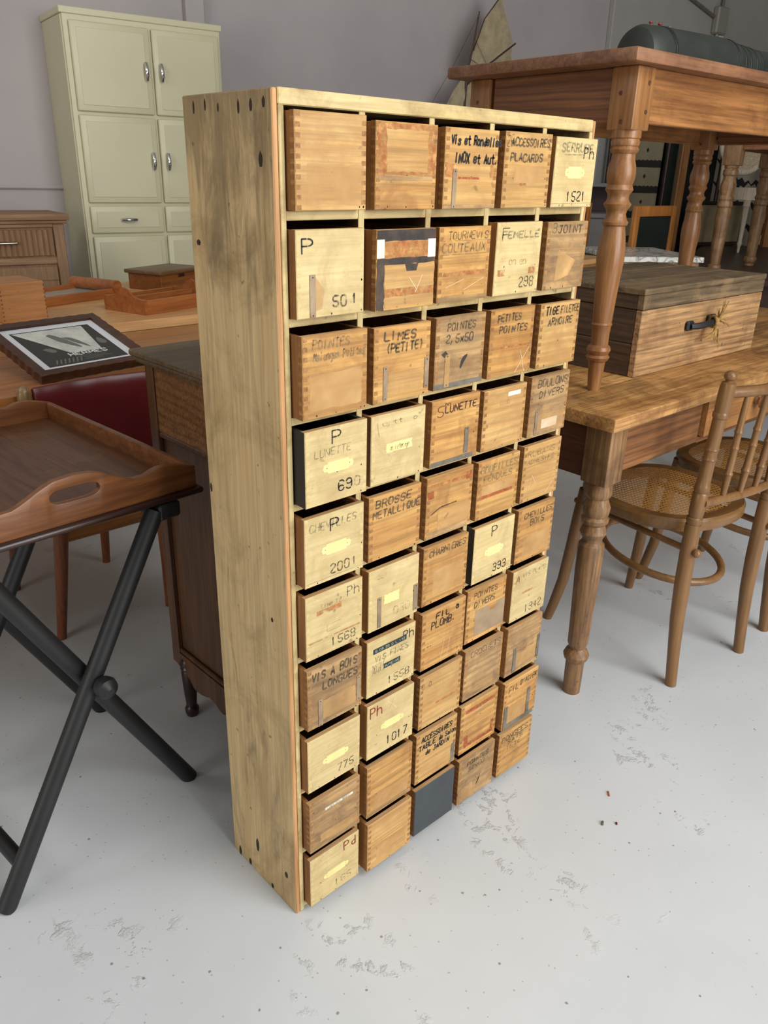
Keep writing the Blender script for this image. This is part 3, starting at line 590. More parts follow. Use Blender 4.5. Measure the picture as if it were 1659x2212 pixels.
# ------------------------------------------------------------------ furniture materials
m_pineu = wood('waxed_pine', (134, 86, 46), (178, 124, 72), 'x', .42, fine=.3, vary=.04, wear=(104, 62, 32), wear_amt=.3, spots=.3, ring=0.16)
m_pineuy = wood('waxed_pine_end', (112, 68, 36), (150, 98, 56), 'y', .42, fine=.3, vary=.04, ring=0.32)
m_pinez = wood('waxed_pine_leg', (136, 90, 50), (168, 118, 70), 'z', .38, fine=.3, vary=.02, wear=(122, 76, 44), wear_amt=.3, k=.8, ring=0.1)
m_slabu = wood('brown_slab', (104, 66, 42), (142, 96, 64), 'x', .5, vary=0, wear=(160, 116, 82), wear_amt=.4)
m_farm = wood('farm_table_top', (170, 116, 62), (220, 170, 104), 'x', .5, fine=.45, vary=0, wear=(104, 64, 30), wear_amt=.5, spots=.7, k=1.3, wear_scale=9)
m_farma = wood('farm_table_apron', (122, 76, 42), (158, 108, 64), 'x', .5, fine=.45, vary=.03, ring=0.3)
m_farmy = wood('farm_table_side_apron', (82, 48, 26), (108, 66, 38), 'y', .6, fine=.4, vary=.03)
m_farmz = wood('farm_table_leg', (126, 92, 58), (166, 126, 84), 'z', .5, fine=.45, vary=.03, wear=(82, 54, 34), wear_amt=.4, spots=.5, ring=0.12)
m_farmd = wood('drawer_front_orange_pine', (164, 108, 56), (190, 134, 76), 'x', .5, fine=.3, vary=0)
m_chest = wood('old_chest_front', (172, 128, 82), (210, 168, 116), 'x', .7, fine=.45, vary=0, wear=(112, 80, 52), wear_amt=.36, spots=.6, k=1.6, ring=0.28)
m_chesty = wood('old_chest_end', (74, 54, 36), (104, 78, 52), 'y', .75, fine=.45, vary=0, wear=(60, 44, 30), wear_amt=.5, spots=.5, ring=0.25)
m_chestt = wood('old_chest_lid', (92, 76, 54), (136, 112, 80), 'x', .75, fine=.5, vary=0, wear=(150, 122, 84), wear_amt=.4, k=1.4, ring=0.25)
m_rope = plain('frayed_rope', (186, 146, 84), .9, var=.25, vscale=120)
m_black = plain('black_iron', (36, 36, 38), .45, var=.2)
m_chair = wood('bentwood_brown', (114, 80, 44), (138, 100, 60), 'z', .32, fine=.16, vary=.05)
m_chairs = wood('bentwood_seat_rim', (114, 80, 44), (140, 102, 60), 'x', .3, fine=.14, vary=.05)
m_tray = wood('oak_tray_side', (108, 64, 34), (142, 90, 50), 'x', .36, fine=.3, vary=0, ring=0.12)
m_traybed = wood('oak_tray_bed', (84, 50, 30), (112, 72, 44), 'y', .38, fine=.35, vary=0, wear=(142, 100, 56), wear_amt=.2)
m_traydk = wood('tray_dark_moulding', (40, 24, 20), (62, 38, 30), 'x', .3, vary=0)
m_stand = plain('black_painted_stand', (33, 33, 34), .5, var=.15, vscale=14)
m_oak = wood('dark_oak', (112, 74, 42), (146, 100, 60), 'x', .42, fine=.4, vary=.02, k=1.6, ring=0.25)
m_oakz = wood('dark_oak_panel', (82, 52, 30), (110, 72, 44), 'z', .4, fine=.35, vary=.03)
m_oakt = wood('oak_top', (92, 74, 52), (122, 100, 72), 'x', .5, fine=.45, vary=0, ring=0.2)
m_leather = plain('burgundy_leather', (108, 33, 35), .3, var=.2, vscale=5)
m_red = wood('mahogany_chair', (112, 58, 30), (142, 80, 44), 'z', .35, vary=.03)
m_knob = wood('pale_post_tip', (128, 100, 62), (156, 126, 82), 'z', .3, vary=0)
m_brown = wood('brown_table_top', (150, 92, 46), (184, 122, 66), 'x', .35, fine=.2, vary=0)
m_beech = wood('beech_worktop', (200, 148, 92), (220, 172, 116), 'x', .4, fine=.15, vary=0)
m_beechl = wood('beech_leg', (170, 120, 70), (196, 144, 90), 'z', .45, vary=.03)
m_box = wood('light_oak_box', (168, 112, 60), (190, 134, 78), 'x', .5, fine=.2, vary=.02, spots=.4)
m_organ = wood('orange_brown_tray', (142, 80, 38), (174, 106, 56), 'x', .35, fine=.2, vary=.02)
m_small = wood('brown_box', (112, 64, 28), (146, 90, 44), 'x', .35, fine=.25, vary=.02)
m_cream = plain('cream_green_lacquer', (212, 207, 172), .38, var=.02, vscale=2)
m_chrome = plain('chrome', (220, 220, 220), .08, 1.0)
m_buff = wood('limed_chest', (142, 108, 76), (166, 130, 96), 'x', .6, fine=.25, vary=.02)
m_buffz = wood('limed_chest_post', (134, 102, 72), (160, 124, 90), 'z', .6, fine=.25, vary=.02)
m_frame = wood('carved_frame', (62, 34, 20), (92, 54, 32), 'x', .35, vary=0)
m_tube = plain('dark_green_rubber', (38, 43, 39), .5, c2=(52, 56, 50), vscale=9)
m_tubed = plain('dark_band', (24, 26, 25), .4)
m_sail = plain('old_sailcloth', (178, 162, 130), .9, var=.12, vscale=20)
m_spar = wood('dark_spar', (66, 40, 28), (86, 56, 40), 'z', .4, vary=.02)
m_white_wash = wood('white_washed_wood', (196, 178, 156), (214, 200, 180), 'z', .6, vary=.02)
m_greyw = plain('grey_painted_sideboard', (126, 124, 120), .6, var=.06)
m_vase = plain('white_glaze', (214, 212, 208), .2)
m_maroon = plain('maroon_panel', (62, 34, 38), .6, var=.2)
m_dark = wood('very_dark_table', (46, 30, 22), (64, 42, 30), 'x', .4, vary=.02)
m_greenl = plain('black_green_leatherette', (28, 34, 30), .4, var=.2)
m_orangew = wood('honey_chair_frame', (160, 98, 40), (186, 122, 58), 'z', .4, vary=.02)

def cane_mat():
    t = NT('woven_cane'); tc = t.n('TexCoord'); sp = t.n('SeparateXYZ'); t.l(tc.outputs['Object'], sp.inputs[0])
    k = 88.0; u = t.math('FRACT', t.math('MULTIPLY', sp.outputs[0], k)); v = t.math('FRACT', t.math('MULTIPLY', sp.outputs[1], k))
    du = t.math('ABSOLUTE', t.math('SUBTRACT', u, .5)); dv = t.math('ABSOLUTE', t.math('SUBTRACT', v, .5))
    inside = t.math('MULTIPLY', t.math('LESS_THAN', du, .3), t.math('LESS_THAN', dv, .23)); oct_ = t.math('LESS_THAN', t.math('ADD', du, dv), .4)
    hole = t.math('MULTIPLY', inside, oct_)
    n = t.noise(t.coords((1, 1, 1)), 180, 3)
    t.l(t.ramp(n, [(.3, lin((166, 112, 52))), (.7, lin((206, 154, 84)))]), t.b.inputs['Base Color']); t.b.inputs['Roughness'].default_value = .45
    tr = t.n('BsdfTransparent'); mx = t.n('MixShader'); t.l(hole, mx.inputs[0]); t.l(t.b.outputs[0], mx.inputs[1]); t.l(tr.outputs[0], mx.inputs[2])
    out = [x for x in t.t.nodes if x.type == 'OUTPUT_MATERIAL'][0]; t.l(mx.outputs[0], out.inputs[0]); return t.m
m_cane = cane_mat()
def marble_mat():
    t = NT('white_marble'); v = t.coords((1, 1, 1)); n = t.noise(v, 7, 6, .6, 2.2)
    d = t.math('ABSOLUTE', t.math('SUBTRACT', n, .5))
    t.l(t.ramp(d, [(0, lin((120, 116, 100))), (.03, lin((190, 188, 178))), (.1, lin((222, 222, 216)))]), t.b.inputs['Base Color']); t.b.inputs['Roughness'].default_value = .25; return t.m

# ------------------------------------------------------------------ turned-leg tables
PUP = [(1.348, .0316), (1.333, .0317), (1.331, .0292), (1.325, .0314), (1.318, .03), (1.316, .0281), (1.31, .0316), (1.306, .03), (1.301, .0251), (1.291, .0258), (1.275, .0303), (1.261, .0316), (1.249, .0304),
 (1.239, .0269), (1.235, .0286), (1.229, .0308), (1.225, .0287), (1.219, .0243), (1.212, .0233), (1.205, .0256), (1.199, .0313), (1.193, .0289), (1.187, .0238), (1.178, .0216), (1.166, .0252), (1.161, .0295),
 (1.155, .0278), (1.152, .0236), (1.127, .028), (1.102, .0312), (1.077, .0316), (1.064, .0305), (1.039, .0282), (.992, .0254), (.944, .0232), (.936, .0224), (.932, .0249), (.927, .0224), (.911, .021),
 (.884, .0208), (.879, .0268), (.871, .0291), (.862, .0252), (.86, .0236), (.854, .0287), (.847, .0253), (.842, .0199), (.809, .0177), (.772, .0151)]
PLO = [(.595, .0283), (.585, .03), (.569, .0318), (.561, .0302), (.554, .0252), (.547, .0269), (.532, .0329), (.516, .0313), (.508, .028), (.501, .0334), (.492, .0315), (.486, .0255), (.475, .029), (.465, .0325),
 (.456, .0283), (.448, .024), (.441, .0241), (.433, .031), (.422, .0321), (.359, .0315), (.279, .029), (.196, .0267), (.15, .0259), (.137, .021), (.128, .0275), (.115, .033), (.104, .0303), (.096, .024), (.045, .0233), (0, .0222)]
def turned_leg(prof, x, y, zb, zt, hw, parent, mat, dz=0, pegs=True):
    g = G(); g.lathe([(z + dz, r) for z, r in prof], x, y, 32)
    g.box(x - hw, x + hw, y - hw, y + hw, zb, zt, bev=.004, seg=2)
    lg = build('leg', g, mat, parent)
    if pegs:
        for q in (.3, .75):
            zq = zb + (zt - zb) * q
            build('wooden_peg', G().lathe([(-.0005, .005), (.0012, .0045)], 0, 0, 12, 0, Matrix.Translation((x + .012, y - hw, zq)) @ Matrix.Rotation(PI / 2, 4, 'X')), m_farmy, lg)
            build('wooden_peg', G().lathe([(-.0005, .005), (.0012, .0045)], 0, 0, 12, 0, Matrix.Translation((x - hw, y - .01 + .02 * q, zq - .02)) @ Matrix.Rotation(-PI / 2, 4, 'Y')), m_farmy, lg)
    return lg
# lower farm table
ZT = .772
lt = thing('farm_table', 'worn pine farm table with drawer, standing on the floor and carrying the wooden chest', 'table', (.886, .014, 0), -.012)
TL, TD = 1.95, .78
g = G(); pl = [0, .19, .4, .6, TD]
for a, b in zip(pl, pl[1:]): g.box(0, TL, a + (.0006 if a else 0), b - (.0006 if b < TD else 0), ZT - .032, ZT, bev=.004, seg=2)
build('tabletop', g, m_farm, lt)
lx, ly = .071, .052; hw = .0345
for x in (lx, TL - lx):
    for y in (ly + .008, TD - ly): turned_leg(PLO, x, y, .595, ZT - .032, hw, lt, m_farmz, pegs=False)
ya = ly + .008 - hw + .012
for dm in ((lx + hw, .475, ya, ya + .022, .615, ZT - .032), (1.045, TL - lx - hw, ya, ya + .022, .615, ZT - .032), (.475, 1.045, ya, ya + .022, .612, .628)): bx('front_apron', dm, m_farma, lt)
build('back_apron', G().box(lx + hw, TL - lx - hw, TD - ly + .005, TD - ly + .027, .615, ZT - .032), m_farma, lt)
for x in (lx - hw + .014, TL - lx + hw - .036): build('side_apron', G().box(x, x + .022, ly + .008 + hw, TD - ly - hw, .60, ZT - .032), m_farmy, lt)
dr = build('drawer', G().box(.486, 1.038, ya - .012, ya + .3, .6295, ZT - .036, bev=.002), m_farmd, lt, 'orange pine drawer with a round wooden knob')
build('knob', G().lathe([(0, .012), (.012, .009), (.018, .019), (.028, .02), (.034, .014)], 0, 0, 20, 0, Matrix.Translation((.76, ya - .012, .686)) @ Matrix.Rotation(PI / 2, 4, 'X')), m_farmz, dr)
# upper table standing on it
ut = thing('side_table', 'brown pine table with bulbous turned legs standing on top of the farm table', 'table', (.985, .14, 0), -.045)
UL, UD = 1.24, .545; US = 1.469
g = G(); g.box(0, UL, 0, UD, US, US + .026, bev=.005, seg=2); build('tabletop', g, m_slabu, ut)
ux, uy, uh = .088, .062, .0325
for x in (ux, UL - ux):
    for y in (uy, UD - uy): turned_leg(PUP, x, y, 1.347, US, uh, ut, m_pinez)
build('front_apron', G().box(ux + uh, UL - ux - uh, uy - uh + .008, uy - uh + .03, 1.362, US), m_pineu, ut)
build('back_apron', G().box(ux + uh, UL - ux - uh, UD - uy + uh - .03, UD - uy + uh - .008, 1.362, US), m_pineu, ut)
for x in (ux - uh + .008, UL - ux + uh - .03): build('side_apron', G().box(x, x + .022, uy + uh, UD - uy - uh - .009, 1.362, US), m_pineuy, ut)

# wooden chest with the rope-tied handle
ch = thing('wooden_chest', 'old bare wood chest with black iron handle and frayed rope, lying on the farm table', 'chest', (1.262, .2, ZT), -.02)
CL, CD, CH_ = .665, .40, .226
for y_ in (0, CD - .02): build('long_board', G().box(0, CL, y_, y_ + .02, 0, CH_ - .054, bev=.0025), m_chest, ch)
build('chest_bottom', G().box(.02, CL - .02, .02, CD - .02, 0, .015, bev=0), m_chesty, ch)
for dm in ((.0006, .02, .02, CD - .02, 0.0, .085), (.0006, .02, .02, CD - .02, .086, CH_ - .054), (CL - .02, CL - .0006, .02, CD - .02, 0, CH_ - .054)): bx('end_board', dm, m_chesty, ch)
g = G(); g.box(0, CL, -.0004, .02, CH_ - .0525, CH_ - .016, bev=.002); g.box(0, CL, CD - .02, CD, CH_ - .0525, CH_ - .016, bev=.002)
for a, b in ((-.002, .13), (.131, .27), (.271, CD + .002)): g.box(-.003, CL + .003, a, b, CH_ - .016, CH_, bev=.0025)
ld = build('lid', g, m_chestt, ch)
for dm in ((.0003, .02, .02, CD - .02, CH_ - .0525, CH_ - .016), (CL - .02, CL - .0003, .02, CD - .02, CH_ - .0525, CH_ - .016)): bx('lid_end', dm, m_chesty, ld)
hx, hz = .235, .112
g = G(); g.box(hx - .012, hx + .02, -.012, 0, hz - .012, hz + .014, bev=.004); g.box(hx + .1, hx + .14, -.012, 0, hz - .006, hz + .022, bev=.004)
g.tube([(hx, -.012, hz), (hx + .02, -.024, hz + .001), (hx + .06, -.03, hz + .004), (hx + .1, -.026, hz + .007), (hx + .12, -.012, hz + .008)], [.008, .009, .0095, .009, .007], 10)
build('iron_handle', g, m_black, ch, 'black iron handle')
g = G(); rr = random.Random(3); kx = hx + .092
for k in range(3): g.tube([(kx + .011 * math.cos(a) * .6 + k * .004, -.027 + .014 * math.cos(a), hz + .007 + .015 * math.sin(a)) for a in [2 * PI * i / 14 for i in range(15)]], .0035, 8)
for k in range(26):
    a = rr.uniform(-.6, 2.2) if k < 18 else rr.uniform(-2.6, -1.6); ln = rr.uniform(.024, .055); d = Vector((math.cos(a), rr.uniform(-.5, 0), math.sin(a)))
    p = Vector((kx + .008, -.038, hz + .015 if k < 18 else hz - .008)); g.tube([p, p + d * ln * .5 + Vector((rr.uniform(-.006, .006), 0, rr.uniform(-.006, .006))), p + d * ln], [.0022, .0018, .0008], 5)
g.tube([(kx + .006, -.036, hz - .004), (kx + .002, -.036, hz - .02), (kx - .012, -.03, hz - .032), (kx - .035, -.02, hz - .042)], [.004, .005, .0045, .003], 8)
build('frayed_rope', g, m_rope, ch, 'frayed straw coloured rope knotted round the handle')

# dark green cylinder on the upper table
tb = thing('ribbed_canister', 'dark green ribbed cylindrical canister lying on the brown pine table', 'canister', (1.60, .54, US + .026 + .0765), -.13)
MX = Matrix.Rotation(PI / 2, 4, 'Y')
build('barrel', G().lathe([(0, .052), (.006, .066), (.02, .073), (.06, .075), (.2, .076), (.36, .076), (.42, .072)], 0, 0, 40, 0, MX), m_tube, tb)
for zc, r in ((.088, .0757), (.098, .0757), (.40, .0745), (.445, .068), (.475, .066), (.51, .064), (.545, .061)):
    build('dark_band', G().lathe([(zc - .003, r), (zc - .002, r + .0008), (zc + .002, r + .0008), (zc + .003, r)], 0, 0, 40, 0, MX), m_tubed, tb)
build('tail_sleeve', G().lathe([(.42, .0705), (.45, .067), (.5, .064), (.55, .061), (.62, .06), (.9, .059)], 0, 0, 36, 0, MX), m_tube, tb)
g = G(); g.box(.13, .15, -.01, .01, .074, .08, bev=.002); g.box(.37, .39, -.01, .01, .073, .08, bev=.002); build('clasp', g, m_strip2, tb)
for x in (.06, .1): build('red_screw', G().lathe([(.073, .003), (.079, .003), (.08, .006), (.084, .005)], x, 0, 12), plain('red_screw_head', (130, 40, 34), .4), tb)

# ------------------------------------------------------------------ cane chairs
def superel(a, b, n, e=2.5, yc=0, tap=.06):
    o = []
    for i in range(n):
        t = 2 * PI * i / n; c_, s_ = math.cos(t), math.sin(t)
        x = a * math.copysign(abs(c_) ** (2 / e), c_); y = b * math.copysign(abs(s_) ** (2 / e), s_)
        o.append((x * (1 + tap * s_), yc + y))
    return o
def make_chair(label, loc, rz):
    t = thing('cane_chair', label, 'chair', loc, rz, 'cane seat chairs at the farm table')
    out = superel(.2, .2, 56, 2.5, .02); inn = superel(.168, .168, 56, 2.6, .02); g = G()
    z0, z1 = .424, .458
    V = lambda pts, z: [g.bm.verts.new((x, y, z)) for x, y in pts]
    ro = superel(.203, .203, 56, 2.5, .02)
    A, A2, B, B2, Cc, Dd = V(out, z0), V(ro, z0 + .006), V(ro, z1 - .008), V([((x * .975), .02 + (y - .02) * .975) for x, y in ro], z1), V(inn, z1 - .001), V(inn, z0)
    L = [A, A2, B, B2, Cc, Dd]
    for p, q in zip(L, L[1:] + [A]):
        for i in range(56):
            f = g.bm.faces.new([p[i], p[(i + 1) % 56], q[(i + 1) % 56], q[i]]); f.smooth = True
    build('seat_frame', g, m_chairs, t)
    g = G(); g.bm.faces.new([g.bm.verts.new((x, y, z1 - .002)) for x, y in superel(.171, .171, 56, 2.6, .02)]); build('cane_seat', g, m_cane, t, 'honey coloured woven cane seat')
    for s in (-1, 1):
        P = [(s * .153, -.21, 0), (s * .153, -.2, .1), (s * .154, -.19, .22), (s * .156, -.187, .36), (s * .157, -.188, .46), (s * .158, -.194, .6), (s * .159, -.202, .72), (s * .16, -.21, .84)]
        def at(z):
            for a, b in zip(P, P[1:]):
                if z <= b[2]:
                    k = (z - a[2]) / (b[2] - a[2]); return tuple(a[i] + (b[i] - a[i]) * k for i in range(3))
            return P[-1]
        pr = [(0, .0145), (.1, .016), (.2, .0185), (.3, .02), (.4, .02), (.468, .0195), (.47, .017), (.475, .0195), (.487, .0195), (.49, .016), (.496, .018), (.51, .019), (.552, .019), (.556, .0165), (.562, .0195), (.574, .0185), (.578, .0165),
              (.60, .0165), (.64, .0155), (.643, .0175), (.649, .0155), (.665, .0155), (.668, .0175), (.674, .0155), (.70, .0155), (.745, .0155), (.748, .018), (.757, .0185), (.761, .0165), (.77, .0175), (.80, .018), (.82, .0175), (.83, .016), (.833, .009), (.836, .009)]
        g = G(); g.tube([at(z) for z, r in pr], [r for z, r in pr], 20); p = at(.84); g.ball((p[0], p[1], .846), .0145, 18, 0, .85); build('back_post', g, m_chair, t)
        g = G(); Q = [(s * .155, .168, .44), (s * .158, .175, .36), (s * .162, .185, .25), (s * .168, .196, .14), (s * .18, .212, .05), (s * .188, .222, 0)]
        g.tube(Q, [.016, .018, .0175, .0165, .015, .0135], 16); build('front_leg', g, m_chair, t)
        g = G(); g.tube([(s * .16, -.21, .398), (s * .161, .0, .398), (s * .162, .19, .40)], .0085, 10); g.ball((s * .16, -.214, .398), .0115, 12); build('side_rail', g, m_chair, t)
    g = G(); g.tube([(.148 * math.cos(a), .0 + .175 * math.sin(a), .282 + .02 * math.sin(a)) for a in [2 * PI * i / 40 for i in range(40)]], .0105, 12, closed=True); build('hoop_stretcher', g, m_chair, t)
    def rail(z, r, bow, n=11): return [(-.157 + .314 * i / (n - 1), -.203 - bow * math.sin(PI * i / (n - 1)), z) for i in range(n)]
    build('top_rail', G().tube(rail(.805, .013, .032), .0135, 14), m_chair, t); build('lower_rail', G().tube(rail(.53, .01, .014), .0115, 12), m_chair, t)
    for k in (-.094, -.032, .032, .094):
        bo = math.sin(PI * (k + .157) / .314); g = G(); zz = [.535, .575, .592, .598, .604, .66, .665, .672, .7, .705, .712, .76, .795]; rr_ = [.0065, .0085, .009, .0115, .009, .0085, .0105, .0085, .0085, .0105, .0085, .0075, .0065]
        g.tube([(k, -.203 - bo * (.014 + .018 * (z - .535) / .26), z) for z in zz], rr_, 12); build('spindle', g, m_chair, t)
    return t
c1 = make_chair('nearest brown bentwood chair with cane seat, back turned to us at the farm table', (1.367, .095, 0), -.152)
c2 = copy_tree(c1); c2.location = (1.835, .062, 0); c2.rotation_euler = (0, 0, -.1)
c2['label'] = 'darker cane seat chair half hidden behind the nearest cane chair, at the right edge'

# ------------------------------------------------------------------ butler's tray and its folding stand
tr = thing('butlers_tray', 'brown oak serving tray with pierced hump handles, resting on the black folding stand', 'tray', (.083, .401, .70), .068)
TW, TLn, ZF = .466, .60, .008
PR = [(-.002, .042), (-.03, .05), (-.058, .056), (-.081, .0555), (-.104, .047), (-.129, .048), (-.154, .059), (-.175, .07), (-.2, .0795), (-.233, .082)]
top = [(x, z) for x, z in PR] + [(-TW - x, z) for x, z in PR[-2::-1]]
tops = sorted(top)
def ztop(x):
    for a, b in zip(tops, tops[1:]):
        if a[0] <= x <= b[0]: return a[1] + (b[1] - a[1]) * (x - a[0]) / (b[0] - a[0])
    return tops[0][1] if x < tops[0][0] else tops[-1][1]
HXC, HA, HB = -.233, .044, .0125
def board(y0):
    g = G(); xs = sorted(set([-TW + TW * i / 44 for i in range(45)] + [HXC - HA * math.cos(PI * i / 16) for i in range(17)]))
    xs = [x for k, x in enumerate(xs) if k == 0 or x - xs[k - 1] > 1e-5]
    V = {}
    def v(x, y, z):
        key = (round(x, 6), round(y, 6), round(z, 6))
        if key not in V: V[key] = g.bm.verts.new((x, y, z))
        return V[key]
    def q(*p):
        vs = [v(*a) for a in p]; vs = [a for k, a in enumerate(vs) if a not in vs[:k]]
        if len(vs) > 2: g.bm.faces.new(vs)
    hz = lambda x: HB * max(0, 1 - (abs(x - HXC) / HA) ** 5) ** .5 if abs(x - HXC) < HA - 1e-6 else 0
    zm = lambda x: .0505 if abs(x - HXC) < .08 else .5 * ztop(x)
    y1 = y0 + .014
    for a, b in zip(xs, xs[1:]):
        za, zb = ztop(a), ztop(b); ha, hb = hz(a), hz(b); ma, mb = zm(a), zm(b)
        for l0, l1, h0, h1 in [(0, 0, ma - ha, mb - hb), (ma + ha, mb + hb, za, zb)]:
            q((a, y0, l0), (b, y0, l1), (b, y0, h1), (a, y0, h0)); q((a, y1, h0), (b, y1, h1), (b, y1, l1), (a, y1, l0))
        q((a, y0, za), (b, y0, zb), (b, y1, zb), (a, y1, za)); q((b, y0, 0), (a, y0, 0), (a, y1, 0), (b, y1, 0))
        if ha + hb > 0:
            q((a, y0, ma - ha), (b, y0, mb - hb), (b, y1, mb - hb), (a, y1, ma - ha)); q((b, y0, mb + hb), (a, y0, ma + ha), (a, y1, ma + ha), (b, y1, mb + hb))
    for x in (xs[0], xs[-1]): q((x, y0, 0), (x, y0, zm(x)), (x, y0, ztop(x)), (x, y1, ztop(x)), (x, y1, zm(x)), (x, y1, 0))
    bmesh.ops.recalc_face_normals(g.bm, faces=list(g.bm.faces))
    ed = [e for e in g.bm.edges if len(e.link_faces) == 2 and e.calc_face_angle() > .7]
    bmesh.ops.bevel(g.bm, geom=ed, offset=.0016, segments=2, affect='EDGES', profile=.5)
    for f in g.bm.faces: f.smooth = True
    return g
for y0 in (0, TLn - .014): build('handle_board', board(y0), m_tray, tr)
for x in (-.014, -TW): build('side_board', G().box(x, x + .014, .014, TLn - .014, 0, .043, bev=.0025, seg=2), m_tray, tr)
g = G()
for k in range(4): g.box(-TW + .014 + k * .1095, -TW + .014 + (k + 1) * .1095, .014, TLn - .014, .002, ZF, bev=.0004)
build('tray_bed', g, m_traybed, tr); build('base_moulding', G().box(-TW - .01, .01, -.01, TLn + .01, -.012, .0, bev=.005, seg=3), m_traydk, tr)
st = thing('folding_stand', 'black painted crossed leg folding stand carrying the oak tray', 'stand', (-.18, .395, 0), .116)
for y in (0.0, .36):
    build('leg', G().tube([(-.214, y - .012, .0), (.176, y - .012, .674)], .0172, 20), m_stand, st)
    build('leg', G().tube([(.218, y + .026, .0), (-.15, y + .026, .674)], .0172, 20), m_stand, st)
build('pivot_knob', G().lathe([(0, .012), (.012, .012), (.014, .019), (.024, .0215), (.034, .019), (.04, .012), (.044, .006)], 0, 0, 22, 0, Matrix.Translation((.016, -.024, .384)) @ Matrix.Rotation(PI / 2, 4, 'X')), m_stand, st)
build('pivot_knob', G().lathe([(0, .012), (.014, .019), (.034, .019), (.044, .006)], 0, 0, 22, 0, Matrix.Translation((.016, .402, .384)) @ Matrix.Rotation(-PI / 2, 4, 'X')), m_stand, st)
for x, z in ((-.17, .075),): build('stretcher', G().tube([(x, -.0, z), (x, .35, z)], .014, 14), m_stand, st)
for x, yy in ((.19, -.03), (-.168, .0)): build('top_bar', G().box(x - .016, x + .03, yy, .40, .655, .686, bev=.004), m_stand, st)

# ------------------------------------------------------------------ dark oak cabinet behind the drawer cabinet
ok = thing('oak_cabinet', 'dark oak side cabinet on turned black feet, half hidden behind the drawer cabinet', 'cabinet', (.136, .682, 0), 0.02)
OW, OD = .5, .43
build('cabinet_top', G().box(-.022, OW + .022, -OD - .01, .022, .893, .906, bev=.003).box(-.014, OW + .014, -OD - .004, .014, .879, .893, bev=.005, seg=2), m_oakt, ok)
build('body', G().box(.012, OW, -OD + .01, -.002, .165, .879, bev=0), m_oakz, ok)
build('side_panel', G().box(.004, .0125, -OD + .03, -.03, .735, .878, bev=.001), m_oak, ok, 'lighter figured oak upper side panel')
g = G(); g.box(.0, .0125, -.032, .0, .15, .879, bev=.002); build('stile', g, m_oakz, ok); build('stile', G().box(.0, .0125, -OD, -OD + .032, .15, .879, bev=.002), m_oakz, ok)
for z_ in (.722, .178): bx('moulding', (.003, .0125, -OD + .03, -.03, z_, z_ + .013), m_oakz, ok, .003)
sc_ = [(0, .18), (0, .145)] + [(-OD * k / 24, .145 - .028 * math.sin(PI * min(1, k / 12.)) ** 2 * (1 if k < 12 else 0) - (.03 if 9 <= k <= 15 else 0) * math.cos((k - 12) / 3.2 * PI / 2) ** 2 - .012 * (1 if 4 < k < 20 else 0)) for k in range(1, 24)] + [(-OD, .145), (-OD, .18)]
build('apron', G().prism(sc_, 'yz', .0005, .012), m_oakz, ok)
for x in (.014, OW - .014):
    for y in (-.045, -OD + .045):
        build('leg', G().lathe([(.165, .015), (.155, .0205), (.149, .0205), (.146, .0165), (.14, .0195), (.134, .0165), (.13, .0185), (.07, .016), (.03, .0125), (.027, .014), (.02, .0175), (.008, .0165), (0, .0135)], x, y, 22), m_traydk, ok)

# ------------------------------------------------------------------ burgundy chair at the brown table
rc = thing('leather_chair', 'wooden chair with burgundy leather back, tucked against the brown table behind the tray', 'chair')
for p, q, t_ in (((.042, 1.186, 0), (.062, 1.12, .35), (.008, 1.062, .745)), ((.37, 1.16, 0), (.35, 1.11, .35), (.335, 1.062, .745))):
    lg = build('back_leg', G().tube([p, ((p[0] + q[0]) / 2, (p[1] + q[1]) / 2 - .004, .18), q, ((q[0] + t_[0]) / 2, (q[1] + t_[1]) / 2, .55), t_], [.013, .016, .02, .018, .0165], 14), m_red, rc)
    build('post_tip', G().lathe([(-.03, .0155), (-.01, .0168), (.008, .0165), (.018, .013), (.024, .007)], 0, 0, 18, 0, Matrix.Translation(Vector(t_))), m_knob, lg)
for p, q in (((.045, 1.56, 0), (.062, 1.5, .33)), ((.348, 1.565, 0), (.34, 1.5, .33))): build('front_leg', G().tube([p, q], [.0125, .019], 12), m_red, rc)
build('seat_rail', G().box(.07, .34, 1.105, 1.125, .325, .36, bev=.004).box(.07, .34, 1.48, 1.5, .31, .345, bev=.004).box(.055, .075, 1.12, 1.49, .315, .35, bev=.004).box(.33, .35, 1.12, 1.49, .315, .35, bev=.004), wood('light_seat_rail', (150, 94, 46), (176, 116, 62), 'x', .4), rc)
g = G(); n = 14; rows = []
for k in range(n + 1):
    z = .763 - .38 * k / n; y = 1.05 + .05 * (k / n) - .014 * math.sin(PI * k / n) + (.012 if k == 0 else 0)
    rows.append([g.bm.verts.new((.026 + .298 * i / 16, y + .016 * math.sin(PI * i / 16) + .0012 * math.sin(i * 1.3 + k * .5), z)) for i in range(17)])
for a, b in zip(rows, rows[1:]):
    for i in range(16): g.bm.faces.new([a[i], b[i], b[i + 1], a[i + 1]]).smooth = True
o = build('leather_back', g, m_leather, rc, 'burgundy leather sling back'); s = o.modifiers.new('thick', 'SOLIDIFY'); s.thickness = .012; s.offset = 0
b = o.modifiers.new('soft', 'BEVEL'); b.width = .004; b.segments = 3
build('seat', G().box(.062, .342, 1.13, 1.49, .35, .385, bev=.012, seg=3), m_leather, rc)

